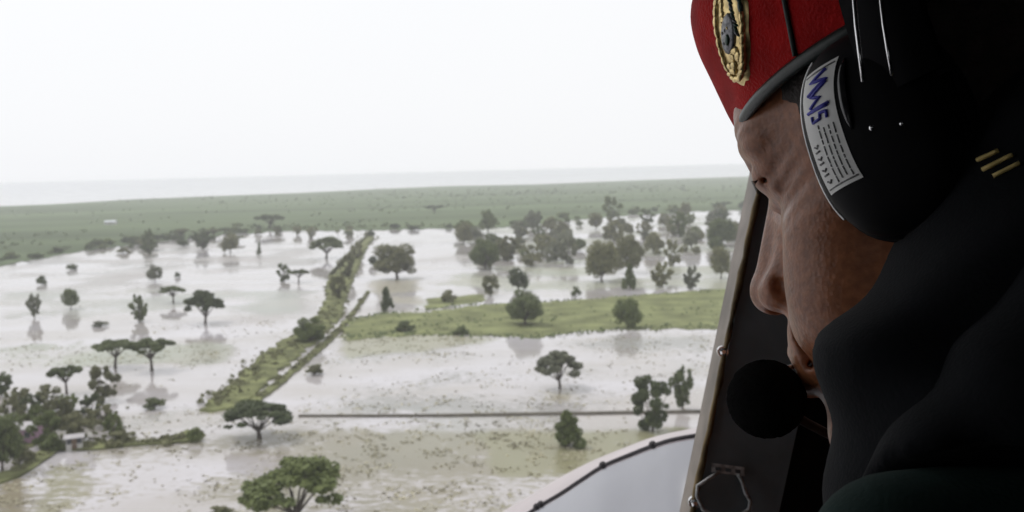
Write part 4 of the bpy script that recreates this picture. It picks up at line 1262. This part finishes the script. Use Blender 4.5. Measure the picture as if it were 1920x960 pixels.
# ------------------------------------------------------------------ headset
head_set = empty('headset', H(0, 9, 0))
SM = Matrix.Translation(-head_set.location)
def hpart(m, name, material, parent=head_set, smooth=True): return part(m, name, material, parent, smooth, SM)
CUPC = (0.45, 1.65)                 # cup centre in head x, z
TW = R(0)
def cup_pt(sx, sz, y, side=1):    # cup plane -> head frame
    x = CUPC[0] + sx * math.cos(TW) - sz * math.sin(TW); z = CUPC[1] + sx * math.sin(TW) + sz * math.cos(TW)
    return H(x, y * side, z)
def outline(a, k=1.0):
    c, s_ = math.cos(a), math.sin(a); e = 0.8
    return (2.75 * k * math.copysign(abs(c) ** e, c), 3.95 * k * math.copysign(abs(s_) ** e, s_))
def dome_y(k): return 8.7 + 1.5 * math.sqrt(max(0, 1 - min(k, 1) ** 2.6))
cups = []
for side in (1, -1):
    prof = [(.0, dome_y(0)), (.2, dome_y(.2)), (.4, dome_y(.4)), (.55, dome_y(.55)), (.7, dome_y(.7)), (.8, dome_y(.8)), (.88, dome_y(.88)), (.94, dome_y(.94)), (.98, dome_y(.98)), (1.0, 8.7), (1.0, 8.35), (1.03, 8.3), (1.03, 8.05), (.97, 8.0), (.9, 7.9)]
    na = 64; m = MB(); vv = []
    for k, y in prof:
        for j in range(na):
            x, z = outline(2 * math.pi * j / na, max(k, .001)); vv.append(cup_pt(x, z, y, side))
    m.add(vv, [tuple(int(q) for q in r_) for r_ in grid_faces(len(prof), na, True)])
    cup = hpart(m, 'ear_cup', M['cup']); cups.append(cup)
    m = MB()
    pts = [cup_pt(*outline(2 * math.pi * j / 48, .86), 7.5, side) for j in range(49)]
    m.tube(pts, .0075, 10, False); hpart(m, 'ear_cushion', M['pad'], cup)
    m = MB(); m.tube([cup_pt(*outline(2 * math.pi * j / 64, .985), dome_y(.985) + .02, side) for j in list(range(57, 65)) + list(range(1, 12))], .0007, 6, False); hpart(m, 'rim', M['dull_steel'], cup)  # bright strip on the front arc only, standing in for an edge highlight
# sticker on the front part of the left cup's outer face
def st(s_, t_, off=0.03):         # s along (0 top .. 1 bottom), t across (0 front .. 1 back)
    z_ = 2.95 - 4.75 * s_
    x_ = 2.75 * (1 - (abs(z_) / 3.95) ** 2.5) ** .4 * .95 - .28 - 1.6 * t_
    # relative radius on the outline's scale
    ang = math.atan2(z_, x_); best = min((abs(math.atan2(outline(q)[1], outline(q)[0]) - ang), q) for q in np.linspace(-1.6, 1.6, 161))[1]
    ox, oz = outline(best); k = math.hypot(x_, z_) / math.hypot(ox, oz)
    return cup_pt(x_, z_, dome_y(k) + off)
ns, ntt = 26, 9
m = MB(); m.add([st(i / (ns - 1), j / (ntt - 1)) for i in range(ns) for j in range(ntt)], [tuple(int(q) for q in r_) for r_ in grid_faces(ns, ntt)])
lab = hpart(m, 'sticker', M['sticker'], cups[0]); lab['label'] = 'worn white sticker with blue handwriting'
def stroke(pts, wd_, name, material, off=.055):
    m = MB()
    P_ = []
    for (a, b) in zip(pts[:-1], pts[1:]):
        for q in np.linspace(0, 1, 4)[:-1]:
            P_.append(st(a[0] + (b[0] - a[0]) * q, a[1] + (b[1] - a[1]) * q, off))
    P_.append(st(*pts[-1], off))
    m.tube(P_, wd_, 6); return hpart(m, name, material, lab)
B_ = [[(.05, .72), (.10, .28), (.13, .80), (.19, .22)], [(.15, .78), (.22, .30), (.25, .62), (.30, .28)], [(.325, .18), (.33, .84)], [(.33, .30), (.345, .80)], [(.37, .30), (.42, .30), (.42, .52), (.375, .54), (.385, .74), (.44, .72)]]
for b_ in B_: stroke(b_, .00062, 'handwriting', M['ink'])
rg = random.Random(21)
for col_ in range(4):             # small print in columns
    t_ = .42 + .14 * col_
    s0 = .50 if col_ else .46
    while s0 < .93:
        l_ = rg.uniform(.02, .09)
        stroke([(s0, t_), (min(.95, s0 + l_), t_)], .00028, 'print', M['print'], .04)
        s0 += l_ + rg.uniform(.008, .02)
for k in range(7):                # larger serial characters along the front edge
    s0 = .60 + .05 * k
    stroke([(s0, .12), (s0, .26)] if k % 2 else [(s0, .12), (s0 + .02, .2), (s0, .26)], .0004, 'print', M['print'], .04)
for s_ in (.03, .965): stroke([(s_, .06), (s_, .94)], .0003, 'print', M['print'], .04)
m = MB(); m.tube([st(q, 1.22, .02) for q in np.linspace(.05, .62, 10)], [.0004, .0012, .0016, .0018, .0018, .0018, .0018, .0016, .0012, .0004], 8); hpart(m, 'ridge', M['gloss'], cups[0])
# wire stems, pivots, padded headband over the beret
m = MB(); m.tube([P(1619, 153, .352), P(1612, 100, .352), P(1606, 50, .354), P(1602, 0, .357), P(1600, -60, .362)], .0008, 8); hpart(m, 'wire_stem', M['steel'])
m = MB(); m.tube([P(1673, 142, .352), P(1665, 95, .352), P(1657, 45, .354), P(1652, 0, .357), P(1650, -60, .362)], .0007, 8); hpart(m, 'wire_stem', M['steel'])
for (x, y, r_) in ((1635, 240, .0011), (1691, 232, .0009)):
    c = P(x, y, .352); m = MB(); m.ball(c, r_, 8, 6); hpart(m, 'pivot_screw', M['steel'], cups[0])
m = MB(); vv = []; nseg = 40
for k in range(nseg + 1):
    a = math.pi * k / nseg
    for (dx, dr) in ((-1.5, 0), (-1.5, .7), (1.2, .7), (1.2, 0)):
        rad_y, rad_z = 9.3 + dr, 15.2 + dr
        vv.append(H(-1.2 + dx, rad_y * math.cos(a), 2.4 + rad_z * math.sin(a)))
m.add(vv, [(k * 4 + j, k * 4 + (j + 1) % 4, (k + 1) * 4 + (j + 1) % 4, (k + 1) * 4 + j) for k in range(nseg) for j in range(4)])
hpart(m, 'headband', M['pad'])
# microphone on its boom from the far cup
mc_ = P(1437, 748, .47)
m = MB()
vv = []
m.ball(mc_, .0180, 48, 36)
rg = random.Random(5)
m.v = [mc_ + (q - mc_) * (1 + rg.uniform(-.018, .022)) for q in m.v]
mic = hpart(m, 'microphone', M['foam'])
cur = [H(2.5, -9.6, -1.5), H(6, -9.2, -4.5), H(9.5, -8.0, -7.5), H(12.5, -6.0, -8.5), mc_ + _f * .012]
m = MB(); m.tube([Vector(p) for p in spl([tuple(p) for p in cur], 24)], .0024, 8); hpart(m, 'boom', M['cup'])
m = MB(); m.tube([P(1476, 690, .47), P(1488, 687, .472)], .0012, 8); hpart(m, 'boom_clip', M['steel'], mic)
tag(head_set, 'black headset with white sticker on its ear cup, worn over the red beret', 'headset')

# ------------------------------------------------------------------ haze
m = MB(); m.box((-44000, -44000, -1.2), (44000, 44000, 46.2))
hz = bpy.data.materials.new('haze'); hz.use_nodes = True
ht = hz.node_tree; ht.nodes.clear()
pv_ = ht.nodes.new('ShaderNodeVolumePrincipled'); ho = ht.nodes.new('ShaderNodeOutputMaterial')
pv_.inputs['Color'].default_value = (0.96, 0.975, 1.0, 1)
pv_.inputs['Density'].default_value = 0.00023
ht.links.new(pv_.outputs[0], ho.inputs['Volume'])
o = m.build('haze', hz)
tag(o, 'thin pale haze over the flooded plain and the sea', 'haze', kind='stuff')
